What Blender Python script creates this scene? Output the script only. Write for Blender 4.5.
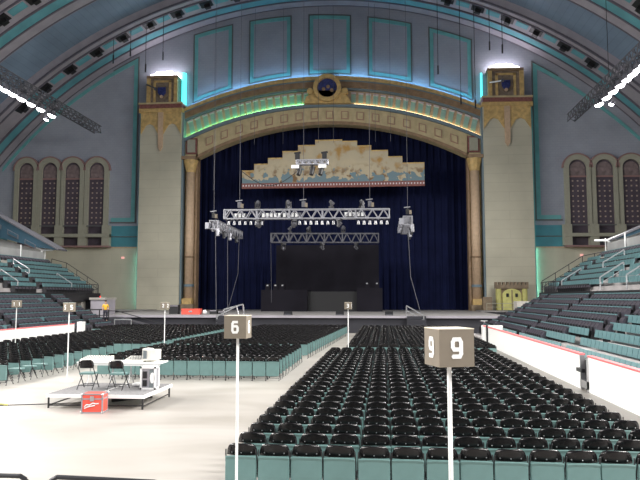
import bpy, math, random
from mathutils import Vector, Matrix
random.seed(7)
sc = bpy.context.scene
for o in list(bpy.data.objects): bpy.data.objects.remove(o)
PI = math.pi
COL = sc.collection

# ------------------------------------------------------------------ camera
F = 660.0; CAM = Vector((6.5, 0.0, 3.1)); YAW = math.radians(5.5386); PIT = math.radians(4.9332)
cd = bpy.data.cameras.new('camera'); cam = bpy.data.objects.new('camera', cd); COL.objects.link(cam)
cd.sensor_width = 36; cd.lens = F / 640 * 36; cd.clip_end = 400; cd.clip_start = 0.1
cam.location = CAM; cam.rotation_euler = (PI / 2 + PIT, 0, YAW)
sc.camera = cam
fw = Vector((-math.sin(YAW) * math.cos(PIT), math.cos(YAW) * math.cos(PIT), math.sin(PIT)))
rt = Vector((math.cos(YAW), math.sin(YAW), 0)); up = rt.cross(fw)
def seen(x, y, z, m=6):
    d = Vector((x, y, z)) - CAM; k = d.dot(fw)
    if k < 1: return False
    px = 320 + F * d.dot(rt) / k; py = 240 - F * d.dot(up) / k
    return -m < px < 640 + m and -m < py < 480 + m

# ------------------------------------------------------------------ world, lights, exposure
w = bpy.data.worlds.new('world'); sc.world = w; w.use_nodes = True
bg = w.node_tree.nodes['Background']; bg.inputs[0].default_value = (0.62, 0.68, 0.85, 1); bg.inputs[1].default_value = 0.26
sc.view_settings.view_transform = 'Standard'; sc.view_settings.look = 'None'
sc.view_settings.gamma = 1; sc.view_settings.use_curve_mapping = False
sc.view_settings.exposure = 0.17
def area(name, loc, target, sx, sy, power, color, spread=180):
    l = bpy.data.lights.new(name, 'AREA'); l.shape = 'RECTANGLE'; l.size = sx; l.size_y = sy
    l.energy = power; l.color = color; l.spread = math.radians(spread)
    o = bpy.data.objects.new(name, l); COL.objects.link(o); o.location = loc
    o.rotation_euler = (Vector(target) - Vector(loc)).to_track_quat('-Z', 'Y').to_euler()
    return o
# the two long rows of floodlights hung under the vault, one lamp group every 12 m
for s in (-1, 1):
    for i in range(7):
        y = -12 + 11.5 * i
        area('floodlight_group', (s * 27.2, y, 21.2), (s * 4, y, 0), 1.2, 10, 2500 if y > 52 else 4600, (1, 0.97, 0.92), 150)

# ------------------------------------------------------------------ materials
MATS = {}
def mat(name, col, rough=0.6, metal=0.0, noise=0.0, nscale=3.0, emit=0.0, ecol=None, spec=0.5, coords='Object'):
    if name in MATS: return MATS[name]
    m = bpy.data.materials.new(name); m.use_nodes = True; nt = m.node_tree; b = nt.nodes['Principled BSDF']
    b.inputs['Base Color'].default_value = (*col, 1); b.inputs['Roughness'].default_value = rough
    b.inputs['Metallic'].default_value = metal; b.inputs['Specular IOR Level'].default_value = spec
    if emit:
        b.inputs['Emission Color'].default_value = (*(ecol or col), 1); b.inputs['Emission Strength'].default_value = emit
    if noise:
        tc = nt.nodes.new('ShaderNodeTexCoord'); n = nt.nodes.new('ShaderNodeTexNoise'); n.inputs['Scale'].default_value = nscale
        n.inputs['Detail'].default_value = 6
        nt.links.new(tc.outputs[coords], n.inputs['Vector'])
        r = nt.nodes.new('ShaderNodeValToRGB'); r.color_ramp.elements[0].position = .3; r.color_ramp.elements[1].position = .7
        r.color_ramp.elements[0].color = (*[c * (1 - noise) for c in col], 1); r.color_ramp.elements[1].color = (*[min(1, c * (1 + noise)) for c in col], 1)
        nt.links.new(n.outputs['Fac'], r.inputs[0]); nt.links.new(r.outputs[0], b.inputs['Base Color'])
    MATS[name] = m; return m
def brickmat(name, c1, c2, cm, bw, bh, mortar=.02, swap=True, rough=.7):
    m = bpy.data.materials.new(name); m.use_nodes = True; nt = m.node_tree; b = nt.nodes['Principled BSDF']
    tc = nt.nodes.new('ShaderNodeTexCoord'); s = nt.nodes.new('ShaderNodeSeparateXYZ'); c = nt.nodes.new('ShaderNodeCombineXYZ')
    k = nt.nodes.new('ShaderNodeTexBrick'); k.inputs['Scale'].default_value = 1; k.inputs['Brick Width'].default_value = bw
    k.inputs['Row Height'].default_value = bh; k.inputs['Mortar Size'].default_value = mortar
    k.inputs['Color1'].default_value = (*c1, 1); k.inputs['Color2'].default_value = (*c2, 1); k.inputs['Mortar'].default_value = (*cm, 1)
    nt.links.new(tc.outputs['Object'], s.inputs[0]); nt.links.new(s.outputs['X'], c.inputs['X']); nt.links.new(s.outputs['Z'], c.inputs['Y'])
    nt.links.new(c.outputs[0], k.inputs['Vector']); 
    n = nt.nodes.new('ShaderNodeTexNoise'); n.inputs['Scale'].default_value = .35; n.inputs['Detail'].default_value = 5
    nt.links.new(tc.outputs['Object'], n.inputs['Vector'])
    mx = nt.nodes.new('ShaderNodeMix'); mx.data_type = 'RGBA'; mx.blend_type = 'MULTIPLY'; mx.inputs[0].default_value = .35
    nt.links.new(k.outputs['Color'], mx.inputs[6]); nt.links.new(n.outputs['Fac'], mx.inputs[7]); nt.links.new(mx.outputs[2], b.inputs['Base Color'])
    b.inputs['Roughness'].default_value = rough; MATS[name] = m; return m
M = {}
M['wall_blue'] = brickmat('blue grey acoustic tile', (.40, .425, .50), (.42, .44, .515), (.37, .395, .475), .6, .3, .02)
M['wall_beige'] = brickmat('beige plaster block', (.66, .63, .50), (.675, .64, .51), (.63, .60, .475), 2.4, 1.2, .03)
M['tower'] = brickmat('cream tower block', (.59, .56, .445), (.60, .57, .455), (.54, .51, .405), 6.0, 1.1, .04)
M['teal'] = mat('teal paint', (.15, .41, .42), .6, noise=.12, nscale=1)
M['teal_band'] = mat('blue teal wall band', (.07, .27, .33), .6, noise=.1, nscale=.7)
M['darkline'] = mat('dark olive outline paint', (.13, .14, .14), .7)
M['rib'] = mat('grey plaster rib', (.32, .30, .34), .8, noise=.1, nscale=.8)
M['rib_teal'] = mat('teal rib band', (.11, .32, .37), .7, noise=.15, nscale=.6)
M['rib_line'] = mat('dark rib line', (.12, .11, .14), .8)
M['vault'] = None
M['gold'] = mat('gilded plaster', (.54, .37, .15), .55, noise=.25, nscale=2.2)
M['gold_pale'] = mat('pale gilded plaster', (.50, .41, .24), .6, noise=.12, nscale=1.5)
M['gold_dark'] = mat('brown gilded moulding', (.26, .17, .10), .6, noise=.25, nscale=1.4)
M['peach'] = mat('peach plaster', (.56, .40, .27), .6, noise=.1)
M['red_band'] = mat('dull red ornament', (.22, .085, .075), .7, noise=.3, nscale=4)
M['bluegrey'] = mat('blue grey moulding', (.16, .22, .26), .6)
M['coffer'] = mat('mint coffer panel', (.30, .48, .42), .5)
M['lip'] = mat('pale coffer lip', (.62, .55, .58), .5)
M['cove_green'] = mat('green cove lamp', (.2, 1, .4), emit=8.0, ecol=(.30, 1, .42))
M['cove_gold'] = mat('warm cove lamp', (1, .9, .5), emit=4.0, ecol=(1, .78, .42))
M['neon'] = mat('cyan cove lamp', (.1, .9, .9), emit=1.6, ecol=(.10, .80, .78))
M['neon_low'] = mat('strong cyan cove lamp', (.1, .9, .9), emit=9, ecol=(.20, .85, .70))
M['neon_blue'] = mat('blue cove lamp', (.2, .5, 1), emit=26, ecol=(.25, .60, 1.0))
M['cap_glow'] = mat('glowing white tower cap', (1, 1, 1), emit=8, ecol=(1, .93, 1))
M['lens'] = mat('floodlight lens', (1, 1, 1), emit=14, ecol=(1, .97, 1))
M['niche'] = mat('brown niche plaster', (.22, .17, .13), .7, noise=.3, nscale=3)
M['navy_gem'] = mat('deep blue enamel', (.03, .04, .16), .4, noise=.5, nscale=6)
M['curtain'] = mat('navy velour curtain', (.008, .011, .040), .95, noise=.2, nscale=.6, spec=.1)
M['black'] = mat('black paint', (.012, .012, .014), .5)
M['blackcloth'] = mat('black stage cloth', (.014, .013, .018), .95, noise=.2, nscale=.5, spec=.1)
M['plastic_black'] = mat('glossy black plastic', (.008, .007, .008), .25, noise=.2, nscale=9, spec=.3)
M['teal_vinyl'] = mat('teal vinyl', (.125, .225, .22), .45, noise=.05, nscale=6)
M['teal_seat'] = mat('teal stadium shell', (.10, .20, .215), .5, noise=.08, nscale=5)
M['dark_seat'] = mat('dark plum seat pan', (.050, .046, .060), .4, noise=.15, nscale=5)
M['steel'] = mat('brushed steel', (.55, .55, .57), .35, .9)
M['steel_dark'] = mat('dark steel tube', (.05, .05, .055), .4, .6)
M['alu'] = mat('aluminium truss', (.40, .40, .44), .4, .55)
M['alu_dull'] = mat('dull truss', (.13, .13, .15), .5, .4)
M['white'] = mat('white gloss panel', (.86, .86, .85), .35, noise=.02, nscale=2)
M['white_paint'] = mat('white paint', (.82, .82, .82), .5)
M['redline'] = mat('red cap rail', (.70, .16, .17), .4)
M['cardboard'] = mat('tan sign board', (.19, .16, .125), .8, noise=.06, nscale=10)
M['cardboard_light'] = mat('pale board edge', (.62, .56, .46), .8)
M['concrete'] = mat('stand concrete', (.33, .31, .31), .85, noise=.12, nscale=.8)
M['concrete_light'] = mat('light rendered wall', (.36, .34, .31), .85, noise=.1, nscale=.8)
M['blue_fascia'] = mat('blue balcony fascia', (.018, .06, .095), .6, noise=.15, nscale=1)
M['glass'] = mat('suite glazing', (.42, .42, .42), .15, noise=.18, nscale=.6)
M['stage'] = mat('grey stage deck', (.22, .21, .21), .6, noise=.15, nscale=.5)
M['skirt'] = mat('black stage skirt', (.028, .028, .036), .9, noise=.15, nscale=.6)
M['redcase'] = mat('red road case panel', (.80, .10, .07), .4, noise=.05, nscale=4)
M['carpet'] = mat('grey riser carpet', (.20, .195, .20), .95, noise=.2, nscale=12)
M['crt'] = mat('cream monitor plastic', (.74, .72, .66), .5)
M['screen'] = mat('dark grey tube', (.16, .19, .20), .2)
M['shirt'] = mat('yellow shirt', (.75, .42, .04), .8)
M['skin'] = mat('skin', (.45, .27, .19), .6)
M['trousers'] = mat('dark trousers', (.03, .03, .045), .9)
M['hair'] = mat('dark hair', (.03, .02, .015), .8)
M['castle'] = mat('yellow painted flat', (.52, .50, .18), .7, noise=.15, nscale=2)
M['castle_dark'] = mat('brown painted flat', (.20, .15, .10), .7, noise=.2, nscale=2)
M['exit'] = mat('red exit lamp', (.8, .05, .05), emit=1.2, ecol=(1, .05, .04))
M['pink'] = mat('pale pink exit panel', (.6, .25, .22), emit=.7, ecol=(1, .5, .45))
M['window'] = mat('dark plum window', (.085, .065, .085), .5, noise=.2, nscale=1.2)
M['window_head'] = mat('brown window head', (.20, .15, .15), .6, noise=.4, nscale=2)
M['stud'] = mat('warm lattice stud', (.42, .33, .27), .6)
M['surround'] = mat('olive plaster surround', (.36, .35, .28), .8, noise=.06)
M['surround_line'] = mat('dusty pink outline', (.30, .18, .17), .8)

def nodes_of(name):
    m = bpy.data.materials.new(name); m.use_nodes = True
    return m, m.node_tree, m.node_tree.nodes['Principled BSDF']
def floor_mat():
    m, nt, b = nodes_of('polished stained concrete'); L = nt.links.new; N = nt.nodes.new
    tc = N('ShaderNodeTexCoord'); mp = N('ShaderNodeMapping'); mp.inputs['Scale'].default_value = (.14, .34, 1); L(tc.outputs['Object'], mp.inputs[0])
    n = N('ShaderNodeTexNoise'); n.inputs['Scale'].default_value = 1.6; n.inputs['Detail'].default_value = 9; n.inputs['Distortion'].default_value = .8; L(mp.outputs[0], n.inputs[0])
    r = N('ShaderNodeValToRGB'); e = r.color_ramp.elements; e[0].position = .30; e[0].color = (.25, .225, .205, 1); e[1].position = .66; e[1].color = (.43, .405, .39, 1)
    L(n.outputs['Fac'], r.inputs[0])
    n2 = N('ShaderNodeTexNoise'); n2.inputs['Scale'].default_value = .13; n2.inputs['Detail'].default_value = 3; L(tc.outputs['Object'], n2.inputs[0])
    mx = N('ShaderNodeMix'); mx.data_type = 'RGBA'; mx.blend_type = 'MIX'; L(n2.outputs['Fac'], mx.inputs[0]); L(r.outputs[0], mx.inputs[6]); mx.inputs[7].default_value = (.36, .335, .30, 1)
    L(mx.outputs[2], b.inputs['Base Color']); b.inputs['Roughness'].default_value = .42; return m
M['floor'] = floor_mat()
def vault_mat():
    m, nt, b = nodes_of('blue grey slatted ceiling'); L = nt.links.new; N = nt.nodes.new
    tc = N('ShaderNodeTexCoord'); s = N('ShaderNodeSeparateXYZ'); L(tc.outputs['Object'], s.inputs[0])
    at = N('ShaderNodeMath'); at.operation = 'ARCTAN2'; zz = N('ShaderNodeMath'); zz.operation = 'ADD'; zz.inputs[1].default_value = 13.5
    xx = N('ShaderNodeMath'); xx.operation = 'ADD'; xx.inputs[1].default_value = 1.57
    L(s.outputs['X'], xx.inputs[0]); L(s.outputs['Z'], zz.inputs[0]); L(xx.outputs[0], at.inputs[0]); L(zz.outputs[0], at.inputs[1])
    mu = N('ShaderNodeMath'); mu.operation = 'MULTIPLY'; mu.inputs[1].default_value = 66; L(at.outputs[0], mu.inputs[0])
    fr = N('ShaderNodeMath'); fr.operation = 'FRACT'; L(mu.outputs[0], fr.inputs[0])
    r = N('ShaderNodeValToRGB'); e = r.color_ramp.elements; e[0].position = 0; e[0].color = (.18, .25, .35, 1); e[1].position = .10; e[1].color = (.25, .345, .47, 1)
    L(fr.outputs[0], r.inputs[0])
    n = N('ShaderNodeTexNoise'); n.inputs['Scale'].default_value = .25; n.inputs['Detail'].default_value = 6; L(tc.outputs['Object'], n.inputs[0])
    mx = N('ShaderNodeMix'); mx.data_type = 'RGBA'; mx.blend_type = 'MULTIPLY'; mx.inputs[0].default_value = .6; L(r.outputs[0], mx.inputs[6]); L(n.outputs['Fac'], mx.inputs[7])
    L(mx.outputs[2], b.inputs['Base Color']); b.inputs['Roughness'].default_value = .7; return m
M['vault'] = vault_mat()
def pelmet_mat():
    m, nt, b = nodes_of('painted canvas'); L = nt.links.new; N = nt.nodes.new
    tc = N('ShaderNodeTexCoord'); s = N('ShaderNodeSeparateXYZ'); L(tc.outputs['Object'], s.inputs[0])
    n = N('ShaderNodeTexNoise'); n.inputs['Scale'].default_value = .55; n.inputs['Detail'].default_value = 5; L(tc.outputs['Object'], n.inputs[0])
    r = N('ShaderNodeValToRGB'); e = r.color_ramp.elements; e[0].position = .40; e[0].color = (.50, .43, .30, 1); e[1].position = .64; e[1].color = (.40, .24, .08, 1)
    x = r.color_ramp.elements.new(.53); x.color = (.46, .40, .29, 1); L(n.outputs['Fac'], r.inputs[0])
    n2 = N('ShaderNodeTexNoise'); n2.inputs['Scale'].default_value = 1.3; n2.inputs['Detail'].default_value = 5; L(tc.outputs['Object'], n2.inputs[0])
    r2 = N('ShaderNodeValToRGB'); r2.color_ramp.elements[0].position = .52; r2.color_ramp.elements[0].color = (0, 0, 0, 1); r2.color_ramp.elements[1].position = .62
    L(n2.outputs['Fac'], r2.inputs[0])
    lo = N('ShaderNodeMapRange'); lo.inputs['From Min'].default_value = 3.0; lo.inputs['From Max'].default_value = 1.6; L(s.outputs['Z'], lo.inputs['Value'])
    mm = N('ShaderNodeMath'); mm.operation = 'MULTIPLY'; L(r2.outputs[0], mm.inputs[0]); L(lo.outputs[0], mm.inputs[1])
    m1 = N('ShaderNodeMix'); m1.data_type = 'RGBA'; L(mm.outputs[0], m1.inputs[0]); L(r.outputs[0], m1.inputs[6]); m1.inputs[7].default_value = (.20, .12, .06, 1)
    wv = N('ShaderNodeTexNoise'); wv.inputs['Scale'].default_value = 1.1; L(tc.outputs['Object'], wv.inputs[0])
    ad = N('ShaderNodeMath'); ad.operation = 'MULTIPLY_ADD'; L(wv.outputs['Fac'], ad.inputs[0]); ad.inputs[1].default_value = 5.5; ad.inputs[2].default_value = -1.4
    sb = N('ShaderNodeMath'); sb.operation = 'LESS_THAN'; L(s.outputs['Z'], sb.inputs[0]); L(ad.outputs[0], sb.inputs[1])
    m2 = N('ShaderNodeMix'); m2.data_type = 'RGBA'; L(sb.outputs[0], m2.inputs[0]); L(m1.outputs[2], m2.inputs[6]); m2.inputs[7].default_value = (.16, .235, .27, 1)
    L(m2.outputs[2], b.inputs['Base Color']); b.inputs['Roughness'].default_value = .9; return m
M['pelmet'] = pelmet_mat()

# ------------------------------------------------------------------ object helpers
def WARP(v): return (v[0], v[1], v[2] * (1 - .0007 * v[0]))   # the stage wall's measured lean in height across its width
class MB:
    def __init__(s, warp=False): s.v = []; s.f = []; s.mi = []; s.cur = 0; s.warp = warp
    def add(s, vs, fs):
        b = len(s.v); s.v += [tuple(p) for p in vs]; s.f += [[b + i for i in f] for f in fs]; s.mi += [s.cur] * len(fs); return s
    def box(s, x0, x1, y0, y1, z0, z1):
        return s.add([(x0,y0,z0),(x1,y0,z0),(x1,y1,z0),(x0,y1,z0),(x0,y0,z1),(x1,y0,z1),(x1,y1,z1),(x0,y1,z1)],
                     [(0,3,2,1),(4,5,6,7),(0,1,5,4),(1,2,6,5),(2,3,7,6),(3,0,4,7)])
    def cbox(s, c, d): return s.box(c[0]-d[0]/2, c[0]+d[0]/2, c[1]-d[1]/2, c[1]+d[1]/2, c[2]-d[2]/2, c[2]+d[2]/2)
    def bar(s, p, q, r, n=6, r2=None):
        p = Vector(p); q = Vector(q); d = (q - p).normalized(); r2 = r if r2 is None else r2
        a = d.cross(Vector((0,0,1)) if abs(d.z) < .9 else Vector((1,0,0))).normalized(); b = d.cross(a)
        vs = []
        for c, rr in ((p, r), (q, r2)):
            for i in range(n): t = 2*PI*(i+.5)/n; vs.append(c + a*math.cos(t)*rr + b*math.sin(t)*rr)
        return s.add(vs, [(i,(i+1)%n,n+(i+1)%n,n+i) for i in range(n)] + [tuple(range(n))[::-1], tuple(range(n,2*n))])
    def tube(s, pts, r, n=6):
        for a, b in zip(pts, pts[1:]): s.bar(a, b, r, n)
        return s
    def prism_y(s, out, y0, y1):          # outline in XZ
        n = len(out)
        return s.add([(x,y0,z) for x,z in out] + [(x,y1,z) for x,z in out], [(i,(i+1)%n,n+(i+1)%n,n+i) for i in range(n)] + [tuple(range(n))[::-1], tuple(range(n,2*n))])
    def prism_x(s, out, x0, x1):          # outline in YZ
        n = len(out)
        return s.add([(x0,y,z) for y,z in out] + [(x1,y,z) for y,z in out], [(i,(i+1)%n,n+(i+1)%n,n+i) for i in range(n)] + [tuple(range(n))[::-1], tuple(range(n,2*n))])
    def prism_z(s, out, z0, z1):
        n = len(out)
        return s.add([(x,y,z0) for x,y in out] + [(x,y,z1) for x,y in out], [(i,(i+1)%n,n+(i+1)%n,n+i) for i in range(n)] + [tuple(range(n))[::-1], tuple(range(n,2*n))])
    def band(s, x0, x1, zl, zh, y0, y1, n=40):   # slab between two curves z(x)
        vs = []; k = n + 1
        for i in range(k):
            x = x0 + (x1-x0)*i/n; a = zl(x) if callable(zl) else zl; b = zh(x) if callable(zh) else zh
            vs += [(x,y0,a),(x,y0,b),(x,y1,b),(x,y1,a)]
        fs = []
        for i in range(n):
            a = 4*i; b = a+4
            fs += [(a,b,b+1,a+1),(a+1,b+1,b+2,a+2),(a+2,b+2,b+3,a+3),(a+3,b+3,b,a)]
        fs += [(0,1,2,3),(4*n+3,4*n+2,4*n+1,4*n)]
        return s.add(vs, fs)
    def ring(s, R0, R1, y0, y1, t0, t1, n=90, cx=-1.57, cz=-13.5):   # arch segment about the hall axis
        vs = []
        for i in range(n+1):
            t = t0 + (t1-t0)*i/n; sn, cs = math.sin(t), math.cos(t)
            for R, y in ((R0,y0),(R0,y1),(R1,y1),(R1,y0)): vs.append((cx+R*sn, y, cz+R*cs))
        fs = []
        for i in range(n):
            a = 4*i; b = a+4
            fs += [(a,a+1,b+1,b),(a+1,a+2,b+2,b+1),(a+2,a+3,b+3,b+2),(a+3,a,b,b+3)]
        fs += [(0,3,2,1),(4*n,4*n+1,4*n+2,4*n+3)]
        return s.add(vs, fs)
    def disc(s, c, r, y0, y1, n=20, rz=None):
        rz = rz or r
        return s.prism_y([(c[0]+r*math.cos(2*PI*i/n), c[1]+rz*math.sin(2*PI*i/n)) for i in range(n)], y0, y1)
    def ball(s, c, r, n=10, m=6, sz=1):
        vs = [(c[0],c[1],c[2]-r*sz)]; 
        for j in range(1,m):
            p = -PI/2+PI*j/m
            for i in range(n): t = 2*PI*i/n; vs.append((c[0]+r*math.cos(p)*math.cos(t), c[1]+r*math.cos(p)*math.sin(t), c[2]+r*sz*math.sin(p)))
        vs.append((c[0],c[1],c[2]+r*sz)); fs = [(0,1+(i+1)%n,1+i) for i in range(n)]
        for j in range(m-2):
            for i in range(n): a = 1+j*n; fs.append((a+i,a+(i+1)%n,a+n+(i+1)%n,a+n+i))
        l = len(vs)-1; a = 1+(m-2)*n
        fs += [(a+i,a+(i+1)%n,l) for i in range(n)]
        return s.add(vs, fs)
    def merge(s, o, mtx):
        b = len(s.v); s.v += [tuple(mtx @ Vector(p)) for p in o.v]; s.f += [[b+i for i in f] for f in o.f]; s.mi += o.mi; return s
    def build(s, name, m, parent=None, smooth=False, origin=None):
        vs = [WARP(p) for p in s.v] if s.warp else s.v
        if parent is not None:
            og = Vector(parent.get('_o', (0,0,0)))
        elif origin is not None: og = Vector(origin)
        else:
            xs, ys, zs = zip(*vs); og = Vector(((min(xs)+max(xs))/2, (min(ys)+max(ys))/2, min(zs)))
        me = bpy.data.meshes.new(name); me.from_pydata([(p[0]-og.x, p[1]-og.y, p[2]-og.z) for p in vs], [], s.f)
        for q in (m if isinstance(m, (list, tuple)) else [m]): me.materials.append(q)
        if max(s.mi, default=0): me.polygons.foreach_set('material_index', s.mi)
        if smooth: me.polygons.foreach_set('use_smooth', [True]*len(s.f))
        me.validate(); me.update()
        o = bpy.data.objects.new(name, me); COL.objects.link(o)
        if parent is not None: o.parent = parent
        else: o.location = og
        ORG[o.name] = tuple(og); o['_o'] = tuple(og)
        return o
ORG = {}
def tag(o, label=None, cat=None, group=None, kind=None):
    if label: o['label'] = label
    if cat: o['category'] = cat
    if group: o['group'] = group
    if kind: o['kind'] = kind
    return o
def thing(name, loc, label, cat, group=None):
    o = bpy.data.objects.new(name, None); COL.objects.link(o); o.location = loc; o.empty_display_size = .1
    o['_o'] = tuple(loc); return tag(o, label, cat, group)
def struct(mb, name, m, parent=None, **k):
    o = mb.build(name, m, parent, **k)
    if parent is None: o['kind'] = 'structure'
    return o
def arrange(root, loc, rz=0): root.location = loc; root.rotation_euler = (0, 0, rz); return root
def copy_tree(root, parent=None):
    c = root.copy(); COL.objects.link(c)
    if parent is not None: c.parent = parent
    for ch in list(root.children): copy_tree(ch, c)
    return c
UN = ['zeroth','first','second','third','fourth','fifth','sixth','seventh','eighth','ninth','tenth','eleventh','twelfth','thirteenth','fourteenth','fifteenth','sixteenth','seventeenth','eighteenth','nineteenth']
TN = {2:'twent',3:'thirt',4:'fort',5:'fift',6:'sixt',7:'sevent',8:'eight',9:'ninet'}
def ordn(n):
    if n < 20: return UN[n]
    t, u = divmod(n, 10)
    return TN[t]+'ieth' if u == 0 else TN[t]+'y-'+UN[u]

# ------------------------------------------------------------------ floor, side walls, vault and ribs
struct(MB().box(-47,47,-26,92,-.3,0), 'floor', M['floor'], origin=(0,0,0))
struct(MB().box(-47.4,-46.6,-26,81,0,16), 'wall_left', M['wall_beige'])
struct(MB().box(46.0,46.8,-26,81,0,16), 'wall_right', M['wall_beige'])
R0 = 53.2; TA = math.radians(62)
mb = MB(); mb.ring(R0+.9, R0+1.3, -26, 81, -TA, TA, 120)
struct(mb, 'ceiling', M['vault'], origin=(0,0,0))
BOXA = [-33.91,-29.74,-25.8,-21.92,-18.01,-14.03,-10.1,-6.2,-2.3,1.6,5.5,9.4,13.2,17.1,21.0,24.9,28.66,32.47,36.32,40.2,-38,-42]
n_tr = 0
def rib(yw):       # yw = far edge of the rib; pattern runs towards the camera
    global n_tr
    n_tr += 1
    root = struct(MB().ring(R0+.05, R0+1.2, yw-7.3, yw+.4, -TA, TA), 'trim_%d' % n_tr, M['rib'], origin=(0,0,0))
    MB().ring(R0-.10, R0+.1, yw-1.5, yw-.15, -TA, TA).build('moulding', M['rib'], root)
    MB().ring(R0-.14, R0+.1, yw-.15, yw+.05, -TA, TA).build('moulding', M['rib_line'], root)
    MB().ring(R0-.13, R0+.1, yw-1.7, yw-1.5, -TA, TA).build('moulding', M['rib_line'], root)
    MB().ring(R0-.03, R0+.1, yw-3.2, yw-1.7, -TA, TA).build('teal_band', M['rib_teal'], root)
    MB().ring(R0-.13, R0+.1, yw-3.4, yw-3.2, -TA, TA).build('moulding', M['rib_line'], root)
    b = MB(); hb = MB(); T = sorted(math.radians(a) for a in BOXA)
    for t0, t1 in zip(T, T[1:]): b.ring(R0-.02, R0+.1, yw-5.55, yw-4.5, t0+.019, t1-.019, 4)
    b.build('teal_panel_row', M['rib_teal'], root)
    for t in T:
        k = MB(); k.ring(R0-.05, R0+.1, yw-5.7, yw-4.4, t-.014, t+.014, 2); k.build('recess', M['black'], root)
    for t in T:
        k = MB(); k.ring(R0-.45, R0-.05, yw-5.2, yw-4.6, t-.005, t+.008, 1); k.build('lamp_can', M['black'], root)
    MB().ring(R0-.12, R0+.1, yw-6.1, yw-5.95, -TA, TA).build('moulding', M['rib_line'], root)
    MB().ring(R0-.12, R0+.1, yw-7.3, yw-7.1, -TA, TA).build('moulding', M['rib_line'], root)
for yw in (79.9, 65.4, 50.9): rib(yw)

# ------------------------------------------------------------------ stage wall (plane y = 80)
def arc(R, zc, cx=0): return lambda x: math.sqrt(max(0, R*R-(x-cx)**2)) + zc
aOpen = lambda x: 24.2 - (35.2 - math.sqrt(35.2**2 - min(abs(x),16.5)**2))
aCove = lambda x: 26.9 - (41.5 - math.sqrt(41.5**2 - x*x))
aTeal = lambda x: 28.6 - (45.5 - math.sqrt(45.5**2 - x*x))
aTop = lambda x: 30.15 - (44.4 - math.sqrt(44.4**2 - x*x))
aRib = arc(R0, -13.5, -1.57)
off = lambda f, d: (lambda x: f(x)+d)
mb = MB(True)
mb.band(-18.4, 18.4, off(aTeal, .3), lambda x: aRib(x)+1, 80, 80.5, 40)
mb.band(-24.3, -18.4, 1, lambda x: aRib(x)+1, 80, 80.5, 8); mb.band(18.4, 24.3, 1, lambda x: aRib(x)+1, 80, 80.5, 8)
mb.band(-46.4, -24.3, 11.8, lambda x: max(aRib(x)+1, 12), 80, 80.5, 24); mb.band(24.3, 44.5, 11.8, lambda x: max(aRib(x)+1, 12), 80, 80.5, 24)
sw = struct(mb, 'wall_stage', M['wall_blue'], origin=(0,0,0))
mb = MB(True)
for s in (-1, 1):
    mb.box(min(s*23.5, s*47), max(s*23.5, s*47), 79.97, 80.5, 0, 9.2)
mb.build('lower_wall', M['wall_beige'], sw)
for s in (-1, 1):
    a, b = sorted((s*24.3, s*47))
    MB(True).box(a, b, 79.98, 80.5, 9.2, 11.8).build('teal_band', M['teal_band'], sw)
    MB(True).box(a, b, 79.9, 80.02, 9.05, 9.2).build('moulding', M['peach'], sw)
    MB(True).box(a, b, 79.9, 80.02, 10.4, 10.5).build('moulding', M['darkline'], sw)
# teal framed wall panels
def frame(x0, x1, zl, zh, name, tw=.42, right=True, left=True):
    r = MB(True)
    fl = (lambda x: zl) if not callable(zl) else zl; fh = (lambda x: zh) if not callable(zh) else zh
    r.band(x0, x1, fl, off(fl, tw), 79.9, 80, 12); r.band(x0, x1, off(fh, -tw), fh, 79.9, 80, 12)
    if left: r.band(x0, x0+tw, off(fl, tw), off(fh, -tw), 79.9, 80, 1)
    if right: r.band(x1-tw, x1, off(fl, tw), off(fh, -tw), 79.9, 80, 1)
    o = struct(r, name, M['teal'])
    d = MB(True); e = .16
    d.band(x0-e, x1+e, off(fl, -e), fl, 79.86, 80, 12); d.band(x0-e, x1+e, fh, off(fh, e), 79.86, 80, 12)
    if left: d.band(x0-e, x0, fl, fh, 79.86, 80, 1)
    if right: d.band(x1, x1+e, fl, fh, 79.86, 80, 1)
    d.build('outline', M['darkline'], o)
for x0, x1 in ((-17.3,-12.5),(-10.1,-5.0),(-2.55,2.5),(4.85,10.0),(12.35,17.3)):
    n_tr += 1; frame(x0, x1, off(aTop, .75), off(aRib, -1.35), 'trim_%d' % n_tr)
n_tr += 1; frame(-27.8, -24.7, 12.3, off(aRib, -1.3), 'trim_%d' % n_tr, .5, left=False)
n_tr += 1; frame(24.6, 27.4, 12.5, off(aRib, -.9), 'trim_%d' % n_tr, .5, right=False)
for x0, x1, d in ((-42.5,-27.8,-1.3),(27.4,41.5,-.9)):
    n_tr += 1; struct(MB(True).band(x0, x1, off(aRib, d-.5), off(aRib, d), 79.9, 80, 24), 'trim_%d' % n_tr, M['teal'])

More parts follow.
